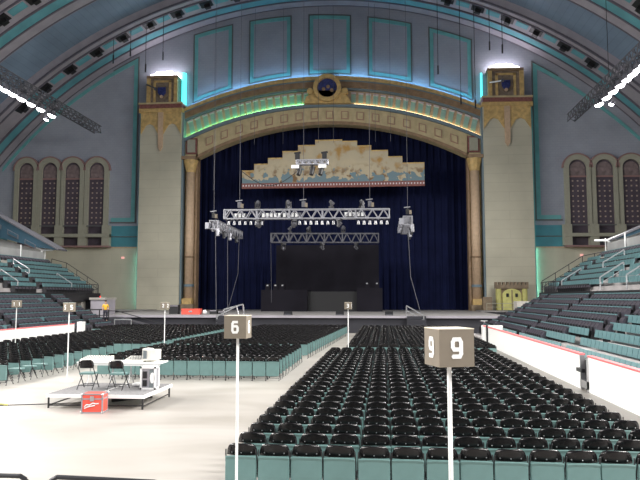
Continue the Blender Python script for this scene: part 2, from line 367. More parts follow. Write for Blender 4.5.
# arched windows, four each side
wn = 0
def arched(cx, z0, zs, r, grow=0):
    pts = [(cx-r-grow, z0), (cx+r+grow, z0)]
    for i in range(13): t = PI*i/12; pts.append((cx+(r+grow)*math.cos(t), zs+(r+grow)*math.sin(t)))
    return pts
for xs in ((-39.1,-35.95,-32.9,-29.7), (29.4,32.45,35.5,38.6)):
    for cx in xs:
        wn += 1; zs = 18.75
        root = struct(MB(True).prism_y(arched(cx, 9.3, zs, 1.0), 79.86, 79.95), 'window_%d' % wn, M['window'])
        f = MB(True)
        for i in range(16):
            t0, t1 = PI*i/16, PI*(i+1)/16
            P = [(cx+a*math.cos(t), zs+a*math.sin(t)) for a, t in ((1.0,t0),(1.62,t0),(1.62,t1),(1.0,t1))]
            f.prism_y(P, 79.6, 80)
        f.box(cx-1.56, cx-1.0, 79.6, 80, 9.3, zs); f.box(cx+1.0, cx+1.56, 79.6, 80, 9.3, zs)
        f.build('surround', M['surround'], root)
        e = MB(True)
        for i in range(16):
            t0, t1 = PI*i/16, PI*(i+1)/16
            e.prism_y([(cx+a*math.cos(t), zs+a*math.sin(t)) for a, t in ((1.62,t0),(1.78,t0),(1.78,t1),(1.62,t1))], 79.55, 80)
        e.build('arch_outline', M['surround_line'], root)
        MB(True).prism_y(arched(cx, 17.8, zs-.1, .86), 79.82, 79.87).build('arch_head', M['window_head'], root)
        MB(True).box(cx-1, cx+1, 79.78, 79.88, 17.6, 17.8).build('transom', M['surround_line'], root)
        g = MB(True)
        for j in range(9):
            for i in (-1, 0, 1): g.cbox((cx+i*.58, 79.83, 12.2+j*.62), (.17, .06, .17))
        g.build('lattice_studs', M['stud'], root)
# balcony rail under the windows
for s, x0, x1 in ((-1,-41,-27.6),(1,27.6,41)):
    t = thing('window_balcony', ((x0+x1)/2, 79.2, 9.2), 'long plaster balcony below the arched windows on the %s of the stage' % ('left' if s < 0 else 'right'), 'balcony', 'plaster balconies below the windows')
    MB(True).box(x0, x1, 79.0, 79.6, 10.35, 10.75).build('rail', M['surround'], t)
    MB(True).box(x0, x1, 79.0, 79.8, 9.1, 9.3).build('base', M['surround_line'], t)
    MB(True).box(x0, x1, 79.3, 79.36, 11.7, 11.8).build('top_rail', M['darkline'], t)
    for i in range(5):
        x = (x0+.5) + i*3.1 if s < 0 else x0+.3+i*3.05
        MB(True).box(x-.5, x+.5, 79.1, 79.7, 9.3, 11.8).build('post', M['surround'], t)
# cyan and blue lamp tubes tucked in the coves
def lamp_tube(pts, m, r, label, grp=None):
    o = MB(True).tube(pts, r, 8).build('cove_light', m); return tag(o, label, 'light', grp)
lamp_tube([(-23.9,79.7,2),(-23.9,79.7,8.5)], M['neon_low'], .06, 'teal glow tube beside the foot of the left tower', )
lamp_tube([(24.2,79.8,9.2),(24.2,79.8,26)], M['neon'], .05, 'tall teal glow tube along the upper outer edge of the right tower')
lamp_tube([(24.25,79.7,2),(24.25,79.7,9.0)], M['neon_low'], .06, 'bright teal glow tube beside the foot of the right tower')
lamp_tube([(-18.55,79.7,26.8),(-18.55,79.7,31)], M['neon'], .30, 'bright cyan tube beside the top block of the left tower')
lamp_tube([(18.45,79.7,26.6),(18.45,79.7,30.6)], M['neon'], .12, 'short cyan tube on the stage side of the right tower top block')

# ------------------------------------------------------------------ proscenium arch
pa = thing('proscenium_arch', (0,79,20), 'gilded proscenium arch with lit coffers framing the stage opening', 'arch')
XA = 18.3
MB(True).band(-16.6, 16.6, aOpen, off(aCove, -.55), 79.3, 80.6, 48).build('frieze', M['gold_pale'], pa)
for s in (-1, 1): MB(True).band(min(s*16.55,s*XA), max(s*16.55,s*XA), 20.2, off(aCove, -.55), 79.3, 80.6, 4).build('frieze_corner', M['gold_pale'], pa)
MB(True).band(-16.5, 16.5, off(aOpen, .02), off(aOpen, .4), 79.15, 79.4, 48).build('inner_moulding', M['gold_dark'], pa)
MB(True).band(-XA, XA, off(aCove, -.55), off(aCove, -.15), 78.9, 80.4, 48).build('ledge', M['bluegrey'], pa)
MB(True).band(-XA, XA, off(aCove, -.1), off(aTeal, 0), 79.75, 80.6, 48).build('coffer_band', M['peach'], pa)
MB(True).band(-XA, XA, aTeal, off(aTeal, .22), 79.2, 80.4, 48).build('moulding', M['bluegrey'], pa)
MB(True).band(-XA, XA, off(aTeal, .22), off(aTeal, .95), 79.0, 80.5, 48).build('cornice', M['gold_dark'], pa)
MB(True).band(-XA, XA, off(aTeal, .95), off(aTeal, 1.1), 78.9, 80.5, 48).build('moulding', M['bluegrey'], pa)
MB(True).band(-XA, XA, off(aTeal, 1.1), aTop, 78.75, 80.5, 48).build('cornice', M['gold'], pa)
for i in range(18):
    for s in (-1, 1):
        x = s*(2.9 + i*.90)
        if abs(x) > 17.9: continue
        z0 = aCove(x)+.25; z1 = aTeal(x)-.3; sl = (aCove(x+.1)-aCove(x-.1))/.2; h = z1-z0
        out = [(x-.28, z0-.28*sl), (x+.28, z0+.28*sl), (x+.28-sl*h*.5, z1+.28*sl), (x-.28-sl*h*.5, z1-.28*sl)]
        c = MB(True).prism_y(out, 79.68, 79.76).build('coffer_panel', M['coffer'], pa)
        MB(True).prism_y([(out[3][0]-.03,out[3][1]-.12),(out[2][0]+.03,out[2][1]-.12),(out[2][0]+.03,out[2][1]+.06),(out[3][0]-.03,out[3][1]+.06)], 79.45, 79.76).build('coffer_lip', M['lip'], c)
for a, b, k in ((-XA, -3.0, 'cove_green'), (3.0, 9.5, 'cove_gold'), (9.5, XA, 'cove_gold')):
    MB(True).band(a, b, off(aCove, -.12), off(aCove, .04), 79.45, 79.6, 24).build('cove_lamp', M[k], pa)
for i in range(-8, 9):
    x = i*1.88; z = (aOpen(x)+aCove(x)-.3)/2; sl = -x/38
    q = MB(True).prism_y([(x-.45,z-.5-.45*-sl*-1),(x+.45,z-.5+.45*sl),(x+.45,z+.5+.45*sl),(x-.45,z+.5-.45*sl)], 79.2, 79.32).build('frieze_square', mat('dusty pink square', (.36,.22,.16), .7), pa)
    MB(True).prism_y([(x-.33,z-.38-.33*sl),(x+.33,z-.38+.33*sl),(x+.33,z+.38+.33*sl),(x-.33,z+.38-.33*sl)], 79.14, 79.22).build('inset', M['gold_pale'], q)
for s in (-1, 1):
    q = MB(True).box(s*17.3-.7, s*17.3+.7, 79.15, 79.32, 20.6, 22.6).build('corner_square', M['red_band'], pa)
    MB(True).box(s*17.3-.5, s*17.3+.5, 79.05, 79.2, 20.8, 22.4).build('inset', M['surround'], q)
# blue lamps behind the cornice
for x0, x1 in ((-17.5,-9),(-9,-1),(1,9),(9,17.5)):
    MB(True).band(x0, x1, off(aTop, .02), off(aTop, .10), 79.3, 79.42, 16).build('blue_cove_lamp', M['neon_blue'], pa)
md = thing('medallion', (-.25, 78.4, 28.4), 'round gilt medallion with deep blue centre at the crown of the arch', 'medallion')
MB(True).prism_y([(-3.1,26.6),(2.7,26.6),(2.3,27.4),(1.6,27.9),(.9,28.2),(-1.4,28.2),(-2.1,27.9),(-2.8,27.4)], 78.3, 79.2).build('scroll_base', M['gold'], md)
o = MB(True); c = (-.2, 28.45)
for i in range(24):
    t0, t1 = 2*PI*i/24, 2*PI*(i+1)/24
    o.prism_y([(c[0]+a*math.cos(t), c[1]+a*math.sin(t)) for a, t in ((1.22,t0),(1.7,t0),(1.7,t1),(1.22,t1))], 77.9, 79)
o.build('rim', M['gold'], md)
MB(True).disc(c, 1.25, 78.3, 79, 24).build('disc', M['navy_gem'], md)
for a, b in ((-.45,-.1),(.1,.2),(.55,-.25)): MB(True).disc((c[0]+a, c[1]+b), .22, 78.2, 78.35, 10).build('boss', M['gold_dark'], md)
for s in (-1, 1): MB(True).disc((c[0]+s*2.1, 28.1), .4, 78.2, 79, 12).build('scroll', M['gold'], md)

# towers, their glowing caps and columns
for s, nm in ((-1,'left'),(1,'right')):
    def fx(v): return v if s > 0 else -(18.35+(v-18.35)*.945)
    t = thing('tower', (fx(21.2), 79, 0), 'tall cream pilaster tower with gilded head on the %s of the stage' % nm, 'tower', 'towers flanking the stage')
    def B(x0, x1, y0, y1, z0, z1, n, m, p=t): 
        a, b = sorted((fx(x0), fx(x1))); return MB(s > 0).box(a, b, y0, y1, z0, z1).build(n, m, p)
    B(18.35, 23.95, 78.4, 80.2, 0, 26.0, 'shaft', M['tower'])
    B(18.15, 18.35, 78.6, 80.2, 0, 26.0, 'edge_strip', M['bluegrey']); B(23.95, 24.1, 78.6, 80.2, 0, 26, 'edge_strip', M['teal'])
    B(18.2, 24.1, 78.1, 80.2, 26.0, 26.5, 'cornice', M['gold'])
    B(18.3, 24.0, 78.0, 80.2, 26.5, 27.0, 'cornice', M['red_band']); B(18.2, 24.1, 77.9, 80.2, 27.0, 27.2, 'cornice', M['gold_pale'])
    for (a, b) in ((18.45, 20.8), (21.5, 23.85)):
        out = [(fx(a), 26.0), (fx(b), 26.0), (fx(b), 23.3), (fx((a+b)/2+.5), 24.4), (fx((a+b)/2), 24.6), (fx((a+b)/2-.5), 24.4), (fx(a), 23.3)]
        MB(s > 0).prism_y(out, 78.25, 78.42).build('gilded_swag', M['gold'], t)
    MB(s > 0).prism_y([(fx(20.8),26),(fx(21.5),26),(fx(21.45),21.6),(fx(21.15),21.1),(fx(20.85),21.6)], 78.15, 78.42).build('drop_ornament', M['peach'], t)
    hb = B(19.1, 23.1, 78.5, 80.2, 27.2, 30.6, 'head_block', M['niche'])
    B(19.0, 19.5, 78.3, 78.6, 27.2, 30.6, 'pier', M['gold'], hb); B(22.7, 23.2, 78.3, 78.6, 27.2, 30.6, 'pier', M['gold'], hb)
    B(19.0, 23.2, 78.25, 80.1, 30.4, 30.75, 'pier_cap', M['gold_dark'], hb)
    B(19.9, 20.2, 78.4, 78.6, 27.4, 30.1, 'frame_bar', M['gold'], hb); B(22.0, 22.3, 78.4, 78.6, 27.4, 30.1, 'frame_bar', M['gold'], hb); B(19.9, 22.3, 78.4, 78.6, 29.9, 30.15, 'frame_bar', M['gold'], hb)
    MB(s > 0).prism_y([(fx(21.1)-.5,29.2),(fx(21.1)+.5,29.2),(fx(21.1)+.5,28.5),(fx(21.1),27.8),(fx(21.1)-.5,28.5)], 78.2, 78.6).build('shield', M['navy_gem'], hb)
    MB(s > 0).disc((fx(21.1),28.7), .85, 78.38, 78.6, 16).build('wreath', M['castle_dark'], hb)
    MB(s > 0).disc((fx(21.1),28.0), .2, 78.1, 78.3, 10).build('boss', M['peach'], hb)
    # stepped cap on top, its white material set to glow
    l = thing('tower_cap', (fx(21.0),79,30.9), 'bright white stepped cap glowing on top of the %s tower' % nm, 'light', 'glowing caps on the towers')
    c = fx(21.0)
    MB(s > 0).prism_y([(c-1.9,30.85),(c+1.9,30.85),(c+1.7,31.1),(c-1.7,31.1)], 78.8, 79.9).build('glow_base', M['cap_glow'], l)
    MB(s > 0).prism_y([(c-1.35,31.1),(c+1.35,31.1),(c+.95,31.45),(c-.95,31.45)], 78.9, 79.8).build('glow_cap', M['cap_glow'], l)
    l2 = thing('projector', (s*22.4, 78.2, 29), 'small pale projector arm fixed to the %s tower head block' % nm, 'bracket', 'projector arms on the towers')
    MB(s > 0).bar((-22.9,78.2,29.6) if s<0 else (19.2,78.2,28.9), (-21.4,77.4,28.8) if s<0 else (20.5,77.2,28.8), .09).build('arm', M['white_paint'] if s>0 else M['alu_dull'], l2)
    MB(s > 0).cbox((-21.4,77.3,28.7) if s<0 else (20.5,77.1,28.8), (.3,.4,.3)).build('head', M['alu_dull'], l2)
    def B(x0, x1, y0, y1, z0, z1, n, m, p):
        a, b = sorted((s*x0, s*x1)); return MB(True).box(a, b, y0, y1, z0, z1).build(n, m, p)
    # column
    k = thing('stage_column', (s*17.4,79.2,1.5), 'slim gilded column with carved capital at the %s edge of the stage' % nm, 'column', 'gilded columns at the stage edges')
    MB(True).bar((s*17.35,79.2,2.2),(s*17.35,79.2,18.6),.52,16).build('shaft', M['peach'], k, smooth=True)
    B(16.65, 18.1, 79.5, 80.3, 1.5, 20.2, 'backing', M['gold'], k); B(16.5, 16.75, 79.3, 80.5, 1.5, 20.6, 'inner_edge', M['gold_dark'], k)
    MB(True).bar((s*17.35,79.2,18.3),(s*17.35,79.2,19.8),.55,12,.95).build('capital', M['gold'], k)
    B(16.5, 18.3, 78.3, 80.2, 19.8, 20.2, 'abacus', M['gold_dark'], k)
    MB(True).bar((s*17.35,79.2,4.3),(s*17.35,79.2,4.6),.62,16).build('ring', M['bluegrey'], k); MB(True).bar((s*17.35,79.2,7.8),(s*17.35,79.2,8.0),.6,16).build('ring', M['gold_dark'], k)
    B(16.6, 18.2, 78.4, 80, 1.5, 2.2, 'base', M['castle_dark'], k); B(16.8, 18.0, 78.5, 80, 2.2, 2.9, 'plinth', M['gold'], k)

# ------------------------------------------------------------------ stage
st = thing('stage', (0,70,0), 'wide grey stage deck with black skirt in front of the curtain', 'stage')
MB().box(-21, 17, 57, 86, 1.35, 1.5).build('deck', M['stage'], st)
MB().box(-20.9, 16.9, 57.2, 86, .005, 1.35).build('skirt', M['skirt'], st)
MB().box(-21, 17, 56.95, 57.0, 1.3, 1.5).build('front_edge', M['rib'], st)
sb = thing('stage_apron', (0,77,0), 'low dark apron wall running across the foot of both towers', 'wall')
for a, b in ((-32,-21.05),(17.05,32)):
    MB().box(a, b, 74, 78.3, .005, 1.45).build('panel', M['skirt'], sb); MB().box(a, b, 73.9, 78.3, 1.45, 1.6).build('cap', M['stage'], sb)
# curtain
mb = MB(); n = 560; vs = []
for i in range(n+1):
    x = -20 + 40*i/n; y = 83 + .10*math.sin(x*7.3) + .05*math.sin(x*15.1+1) + .12*math.sin(x*2.1)
    vs += [(x,y,1.5),(x,y,27)]
mb.add(vs, [(2*i,2*i+2,2*i+3,2*i+1) for i in range(n)])
cu = mb.build('stage_curtain', M['curtain'], smooth=True); tag(cu, 'full height navy blue stage curtain hung in soft folds', 'curtain')
struct(MB().box(-24, 24, 86, 86.4, 0, 32), 'wall_back', M['blackcloth'])
struct(MB().box(-24, 24, 80.5, 86.4, 31, 31.4), 'trim_%d' % (n_tr+1), M['blackcloth']); n_tr += 1
# painted pelmet
pc = thing('painted_pelmet', (.0,78.6,16.3), 'stepped painted canvas pelmet with a red dotted hem hung across the curtain', 'pelmet')
sx = [(-10.9,18.6),(-9.4,18.6),(-9.4,19.4),(-7.7,19.4),(-7.7,20.1),(-5.9,20.1),(-5.9,20.9),(-4.0,20.9),(-4.0,21.6),(-1.9,21.6),(-1.9,22.2),(1.4,22.2),(1.4,22.0),(3.2,22.0),(3.2,21.4),(4.9,21.4),(4.9,20.8),(6.9,20.8),(6.9,20.0),(8.6,20.0),(8.6,19.2),(11.2,19.2)]
sx = [(x+.2, z-.15) for x, z in sx]
z0 = 16.9
cv = MB().prism_y([(-10.7,z0),(11.4,z0)] + sx[::-1], 78.5, 78.6).build('canvas', M['pelmet'], pc)
e = MB(); 
for (a, b), (c_, d) in zip(sx, sx[1:]):
    if b == d: e.box(a, c_, 78.42, 78.62, b-.08, b+.06)
e.build('gilt_edge', M['gold'], pc)
MB().box(-10.7, 11.4, 78.35, 78.65, 16.25, 16.9).build('hem', M['red_band'], pc)
d = MB()
for i in range(62): d.cbox((-10.5+i*.357, 78.33, 16.6), (.15,.05,.2))
d.build('hem_dots', M['lip'], pc)
# black drape and risers upstage
bd = tag(MB().box(-6.2, 5.9, 77.2, 77.4, 1.5, 9.2).build('black_drape', M['blackcloth']), 'square black drape hanging in the middle of the curtain', 'drape')
rs = thing('stage_riser', (-.5,74,1.5), 'low black stage riser in front of the black drape', 'riser')
MB().box(-7.2, -2, 73, 77, 1.5, 3.9).build('block', M['blackcloth'], rs); MB().box(-2, 3.5, 73.6, 77, 1.5, 3.7).build('block', M['black'], rs); MB().box(3.5, 6.3, 73, 77, 1.5, 4.1).build('block', M['blackcloth'], rs)
for i, x in enumerate((-6.6,-5.7,-4.9,4.6,5.7)):
    q = thing('amplifier', (x,74,4.0), 'small dark amplifier on the %s end of the black riser, %s' % ('left' if x < 0 else 'right', ('outermost','middle','innermost','inner one','outer one')[i]), 'amplifier', 'amplifiers on the riser')
    zt = 3.9 if x < 0 else 4.1
    MB().cbox((x,74,zt+.35), (.5,.5,.7)).build('body', M['blackcloth'], q); MB().cbox((x,73.72,zt+.5), (.2,.05,.15)).build('lamp', M['steel'], q)

# ------------------------------------------------------------------ rigging
def truss(p, q, h, w_, m, name, label, cat='truss', bays=None, rb=.06, rd=.045):
    p = Vector(p); q = Vector(q); L = (q-p).length; d = (q-p)/L; sd = Vector((0,0,1)).cross(d).normalized()*w_/2; u = Vector((0,0,h))
    t = thing(name, tuple((p+q)/2), label, cat)
    for a in (sd, -sd):
        for b in (Vector((0,0,0)), u): MB().bar(p+a+b, q+a+b, rb, 8).build('chord', m, t)
    n = bays or max(2, round(L/h)); lat = MB(); ups = MB()
    for i in range(n):
        a0 = p+d*L*i/n; am = p+d*L*(i+.5)/n; a1 = p+d*L*(i+1)/n
        for a in (sd, -sd): lat.bar(a0+a, am+a+u, rd); lat.bar(am+a+u, a1+a, rd)
        lat.bar(a0+sd, a1-sd, rd*.8); lat.bar(a0+sd+u, a1-sd+u, rd*.8)
    lat.build('lacing', m, t)
    for i in range(0, n+1, max(1, n//5)):
        ups = MB(); a0 = p+d*L*i/n; ups.bar(a0+sd, a0+sd+u, rd*1.4); ups.bar(a0-sd, a0-sd+u, rd*1.4); ups.bar(a0+sd, a0-sd, rd*1.2); ups.bar(a0+sd+u, a0-sd+u, rd*1.2)
        ups.build('spreader', m, t)
    return t
T1 = truss((-7.75,58,10.10),(7.0,58,10.0),.80,.6,M['alu'],'lighting_truss','long silver lighting truss with lamps over the stage front', bays=15)
T2 = truss((-5.55,70,8.95),(5.95,70,8.85),.95,.6,M['alu_dull'],'lighting_truss','shorter dull lighting truss over the rear of the stage', bays=12)
T3 = truss((-9.8,62,9.65),(-9.8,73,9.65),.8,.8,M['alu'],'lighting_truss','silver side truss running upstage on the left', bays=9)
T4 = truss((8.75,62,9.85),(8.75,71,9.85),.8,.8,M['alu'],'lighting_truss','silver side truss seen end on at the right of the stage', bays=9)
T5 = truss((-.15,50,13.3),(2.25,50,13.3),.32,.4,M['alu'],'lighting_truss','short silver truss hanging in front of the painted pelmet', bays=5)
# white striplight gear inside the main truss
for x0, x1 in ((-4.4,-2.6),(-2.5,-.8),(3.0,4.9),(-6.9,-5.8)):
    q = thing('strip_light', (x0,58,10.2), 'white strip light fitted inside the main truss, %s' % {-4.4:'left of centre',-2.5:'beside the middle',3.0:'right of centre',-6.9:'near the left end'}[x0], 'light', 'strip lights in the main truss')
    MB().box(x0, x1, 57.9, 58.1, 10.15, 10.6).build('housing', M['alu_dull'], q)
    k = MB(); nn = int((x1-x0)/.36)
    for i in range(nn): k.cbox((x0+.2+i*.36, 57.85, 10.38), (.22,.1,.34))
    k.build('lamp_faces', M['white_paint'], q)
# par cans below the main truss
pc0 = thing('par_can', (0,0,0), '', 'light'); 
MB().bar((0,0,-.12),(0,0,-.45),.10,10,.15).build('can', mat('grey par can', (.26,.26,.28), .4, .5), pc0); MB().tube([(-.2,0,-.2),(-.2,0,.02),(.2,0,.02),(.2,0,-.2)],.02).build('yoke', M['steel_dark'], pc0)
MB().bar((0,0,-.02),(0,0,.16),.03).build('clamp', M['steel_dark'], pc0)
xs = [-6.8+i*.42 for i in range(7)] + [-.4+i*.42 for i in range(7)] + [3.6+i*.42 for i in range(7)]
xs = [-7.3,-6.8,-6.3,-5.8,-5.3,-4.8,-4.3,-.9,-.4,.1,.6,1.1,1.6,2.1,4.3,4.8,5.3,5.8,6.3,6.8]
for i, x in enumerate(xs):
    o = pc0 if i == 0 else copy_tree(pc0); o.location = (x,57.7,9.98-.0068*(x+7.75))
    o['label'] = 'small silver par can under the main truss, %s from its left end' % ordn(i+1); o['group'] = 'par cans under the main truss'
mh = thing('moving_light', (0,0,0), '', 'light')
MB().cbox((0,0,.12),(.4,.4,.2)).build('base', M['steel_dark'], mh); k = MB(); k.cbox((-.22,0,.42),(.07,.15,.5)); k.cbox((.22,0,.42),(.07,.15,.5)); k.cbox((0,0,.2),(.5,.15,.06)); k.build('yoke', M['steel_dark'], mh)
MB().bar((0,-.18,.38),(0,.14,.72),.17,10,.14).build('head', M['alu_dull'], mh, smooth=False)
spots = [((-4.75,58,10.95),1),((-1.95,58,10.95),1),((1.9,58,10.9),1),((4.6,58,10.9),1),((-4.6,57.7,10.02),-1),((-1.4,57.7,10.02),-1),((2.6,57.7,10.02),-1),((-3.5,70,9.9),1),((-1.5,70,9.9),1),((2.2,70,9.9),1),((-4.2,69.7,8.86),-1),((3.6,69.7,8.86),-1),((.0,69.7,8.86),-1)]
for i, (p, d_) in enumerate(spots):
    o = mh if i == 0 else copy_tree(mh); o.location = p; o.rotation_euler = (0 if d_ > 0 else PI, 0, i*.7)
    where = ('standing on' if d_ > 0 else 'hanging under') + (' the main truss' if p[1] < 60 else ' the rear truss')
    same = [q for q in spots if q[1] == d_ and q[0][1] == p[1]]; k_ = same.index((p, d_)) + 1
    o['label'] = 'dark moving light %s, %s from the left' % (where, ordn(sorted([q[0][0] for q in same]).index(p[0])+1)); o['group'] = 'moving lights on the trusses'
for i, (x, s_) in enumerate(((-.5+.55,1),(1.05,1),(1.75,1))):
    q = thing('black_spotlight', (x,50,13.1), 'black spotlight under the short pelmet truss, %s of three' % ('left','middle','right')[i], 'light', 'spotlights under the short truss')
    MB().bar((x,50,13.3),(x,50,13.05),.03).build('clamp', M['black'], q); MB().bar((x+.06,50,13.1),(x-.05,49.8,12.45),.2,10,.17).build('body', M['black'], q); MB().tube([(x-.2,50,12.9),(x-.2,50,13.1),(x+.2,50,13.1),(x+.2,50,12.9)],.025).build('yoke', M['black'], q)
for i, x in enumerate((-.1,2.0)):
    q = thing('chain_hoist', (x,50,13.65), 'black chain hoist on the %s end of the short pelmet truss' % ('left','right')[i], 'hoist', 'hoists of the short truss')
    MB().cbox((x,50,13.95),(.35,.3,.45)).build('motor', M['black'], q); MB().bar((x-.25,50,14.2),(x+.25,50,14.25),.08).build('chain_bag', M['black'], q); MB().cbox((x-.15,49.8,13.1),(.6,.2,.25)).build('plate', M['white_paint'], q)
def hoist(x, y, z, ztop, m, label):
    q = thing('chain_hoist', (x,y,z), label, 'hoist', 'hoists of the main trusses')
    MB().cbox((x,y,z+.45),(.32,.32,.5)).build('motor', m, q); MB().bar((x-.35,y,z+.82),(x+.25,y,z+.88),.05,8).build('hook_beam', M['alu'], q)
    MB().cbox((x+.25,y-.1,z+.35),(.22,.3,.38)).build('chain_bag', M['cardboard'], q)
    MB().bar((x,y,z+.7),(x,y,ztop),.022,4).build('chain', M['alu_dull'], q)
hoist(-6.4,58,10.9,38,M['alu_dull'],'chain hoist above the left end of the main truss')
hoist(-.6,58,10.9,39,M['alu_dull'],'chain hoist above the middle of the main truss')
hoist(1.0,58,10.9,39,M['alu_dull'],'chain hoist just right of the main truss middle') if False else None
hoist(5.3,58,10.85,38,M['alu_dull'],'chain hoist above the right end of the main truss')
hoist(-9.8,62,10.5,37,M['black'],'black chain hoist above the left side truss')
hoist(8.75,62,10.65,37,M['black'],'black chain hoist above the right side truss')
for i, y in enumerate((62,64.5,67,70)):
    for s, X0, Z_ in ((-1,-9.8,9.65),(1,8.75,9.85)):
        q = thing('side_lamp', (X0,y,9.9), 'lamp hung under the %s side truss, %s from its front' % ('left' if s<0 else 'right', ordn(i+1)), 'light', 'lamps under the side trusses')
        MB().bar((X0+.4,y,Z_),(X0+.45,y-.1,Z_-.7),.2,8,.16).build('can', M['alu'] if i % 2 == 0 else M['steel_dark'], q)
        MB().cbox((X0-.62,y,Z_+.3),(.35,.45,.6)).build('colour_changer', M['alu'], q); MB().bar((X0-.62,y,Z_),(X0+.4,y,Z_),.03).build('bracket', M['alu_dull'], q)
def cable(pts, label, r=.02, m=None, grp=None):
    return tag(MB().tube(pts, r, 5).build('hanging_cable', m or M['alu_dull']), label, 'cable', grp)
cable([(-9.9,63,9.9),(-9.7,63,1.5)], 'pair of cables dropping from the left side truss to the deck, front one', .035)
cable([(-9.4,66,9.9),(-9.3,66,1.5)], 'cable dropping from the middle of the left side truss to the stage', .03)
cable([(-8.4,67,10),(-8.5,67,5.5),(-9.6,67,1.5)], 'slanting cable at the right of the left side truss drop', .025)
cable([(-5.6,70,8.9),(-5.5,70,2.5)], 'single cable hanging at the left end of the rear truss', .02)
cable([(8.8,63,9.4),(9.0,63,5),(9.9,62.6,1.5)], 'thin cable hanging from the right side truss to the stage', .03)
cable([(-4.5+.3*i, 50, 12.9 - 1.2*math.sin(PI*i/15)*(1 if i<15 else 0)) for i in range(15)] + [(-.1,50,13.3)], 'slack dark cable swagged left of the short pelmet truss', .03, M['black'])
for i, x in enumerate((-14.0,-9.0,-5.5,-1.2,.6,5.6,7.4)):
    cable([(x,77.5,16 if abs(x)>9.5 else 21.5),(x,77.5,38.5)], 'thin steel rope above the pelmet, %s from the left' % ordn(i+1), .02, M['alu_dull'], 'steel ropes above the pelmet')
# ropes with weights high under the vault
for i, (x, zt, zb) in enumerate(((-23.4,35.5,31.8),(-21.5,36,29.8),(-19.4,36.5,31.2),(12.8,36.5,28.4),(15.3,36,24.8),(16.9,35.5,24.3),(18.6,36,31),(20.0,35,30.6),(-25.5,34.5,31))):
    y = 74
    q = thing('hanging_rope', (x,y,zb), 'dark rope with a weight hanging under the vault, %s from the left' % ordn(sorted((-23.4,-21.5,-19.4,12.8,15.3,16.9,18.6,20.0,-25.5)).index(x)+1), 'rope', 'ropes hanging under the vault')
    MB().bar((x,y,zb),(x,y,zt+3),.035,5).build('rope', M['black'], q); MB().bar((x,y,zb-.1),(x,y,zb+.9),.09,6).build('weight', M['steel_dark'], q)

# floodlight rows
fl = thing('floodlight', (0,0,0), '', 'light')
MB().ball((0,0,-.02),.42,16,10,.6).build('lens', M['lens'], fl, smooth=True); MB().bar((0,0,.0),(0,0,.5),.44,16,.2).build('housing', M['alu_dull'], fl)
MB().tube([(-.5,0,-.05),(-.5,0,.75),(.5,0,.75),(.5,0,-.05)],.04).build('yoke', M['alu_dull'], fl)
first = True
for s, nm in ((-1,'left'),(1,'right')):
    X0 = s*27.4
    truss((X0,40,22.6),(X0,74.5,22.6),.8,.8,M['alu_dull'],'floodlight_truss','long dark truss carrying the %s row of floodlights under the vault' % nm, bays=34)
    ys = [63.6,61.4,59.6,57.9,56.4] + [55.2-1.2*i for i in range(9)] if s < 0 else [65.0,62.8,61.0,59.2,57.6,56.2] + [55.0-1.2*i for i in range(9)]
    for i, y in enumerate(ys):
        o = fl if first else copy_tree(fl); first = False
        o.location = (X0, y, 21.75); o.rotation_euler = (0, -s*.35, 0)
        o['label'] = 'glowing white floodlight in the %s overhead row, %s from the stage end' % (nm, ordn(i+1)); o['group'] = 'floodlights in the overhead rows'
    o = copy_tree(fl); o.location = (X0+.2, 62.2, 20.9); o.scale = (.55,.55,.55); o['label'] = 'small floodlight hung just below the %s overhead row' % nm
for i, (x, y) in enumerate(((-27.4,47),(27.4,62),(27.4,47))):
    tag(MB().bar((x,y,23.4),(x,y,31.5),.03,4).build('suspension_wire', M['black']), ('wire holding up the left floodlight truss','wire at the stage end of the right floodlight truss','nearer wire holding up the right floodlight truss')[i], 'wire')

# ------------------------------------------------------------------ stands
BY = 55.0; BYU = {1: 55.0, -1: 61.3}
def stands(s, nm):
    sd = thing('grandstand', (s*20,35,0), 'stepped concrete grandstand on the %s side of the hall' % nm, 'grandstand', 'grandstands')
    off_ = 0 if s > 0 else 1.6
    def X(v): return s*(v+off_)
    y0 = 8
    lx = (lambda i: 13.9+.62*i) if s > 0 else (lambda i: 14.55+.545*i)
    out = [(lx(0)-.4,0.005),(lx(0)-.4,.15)]
    for i in range(8): out += [(lx(i),.15+.33*i),(lx(i+1),.15+.33*i)]
    out += [(18.93,2.46),(18.93,.005)]
    MB().prism_y([(X(a),b) for a, b in out], y0, BY).build('lower_steps', M['concrete'], sd)
    out = [(18.95,2.7),(18.95,3.35)]
    for j in range(6): out += [(19.1+.62*j,3.35+.4*j),(19.1+.62*(j+1),3.35+.4*j)]
    out += [(22.85,5.75),(26.5,5.75),(26.5,5.2),(23,5.0)]
    a, b = sorted((X(18.90), X(18.95))); MB().box(a, b, y0, BYU[s]-.3, 2.7, 3.45).build('fascia', M['steel_dark'], sd)
    MB().prism_y([(X(a),b) for a, b in out], y0, BYU[s]-.3).build('upper_steps', M['concrete'], sd)
    a, b = sorted((X(19.6), X(26.5))); MB().box(a, b, y0, BY-5, .005, 2.65).build('under_wall', M['concrete_light'], sd)
    a, b = sorted((X(22.78), X(22.92))); MB().box(a, b, y0, BYU[s]-.3, 5.76, 6.1).build('concourse_kerb', M['concrete_light'], sd)
    return sd
SR = stands(1, 'right'); SL = stands(-1, 'left')
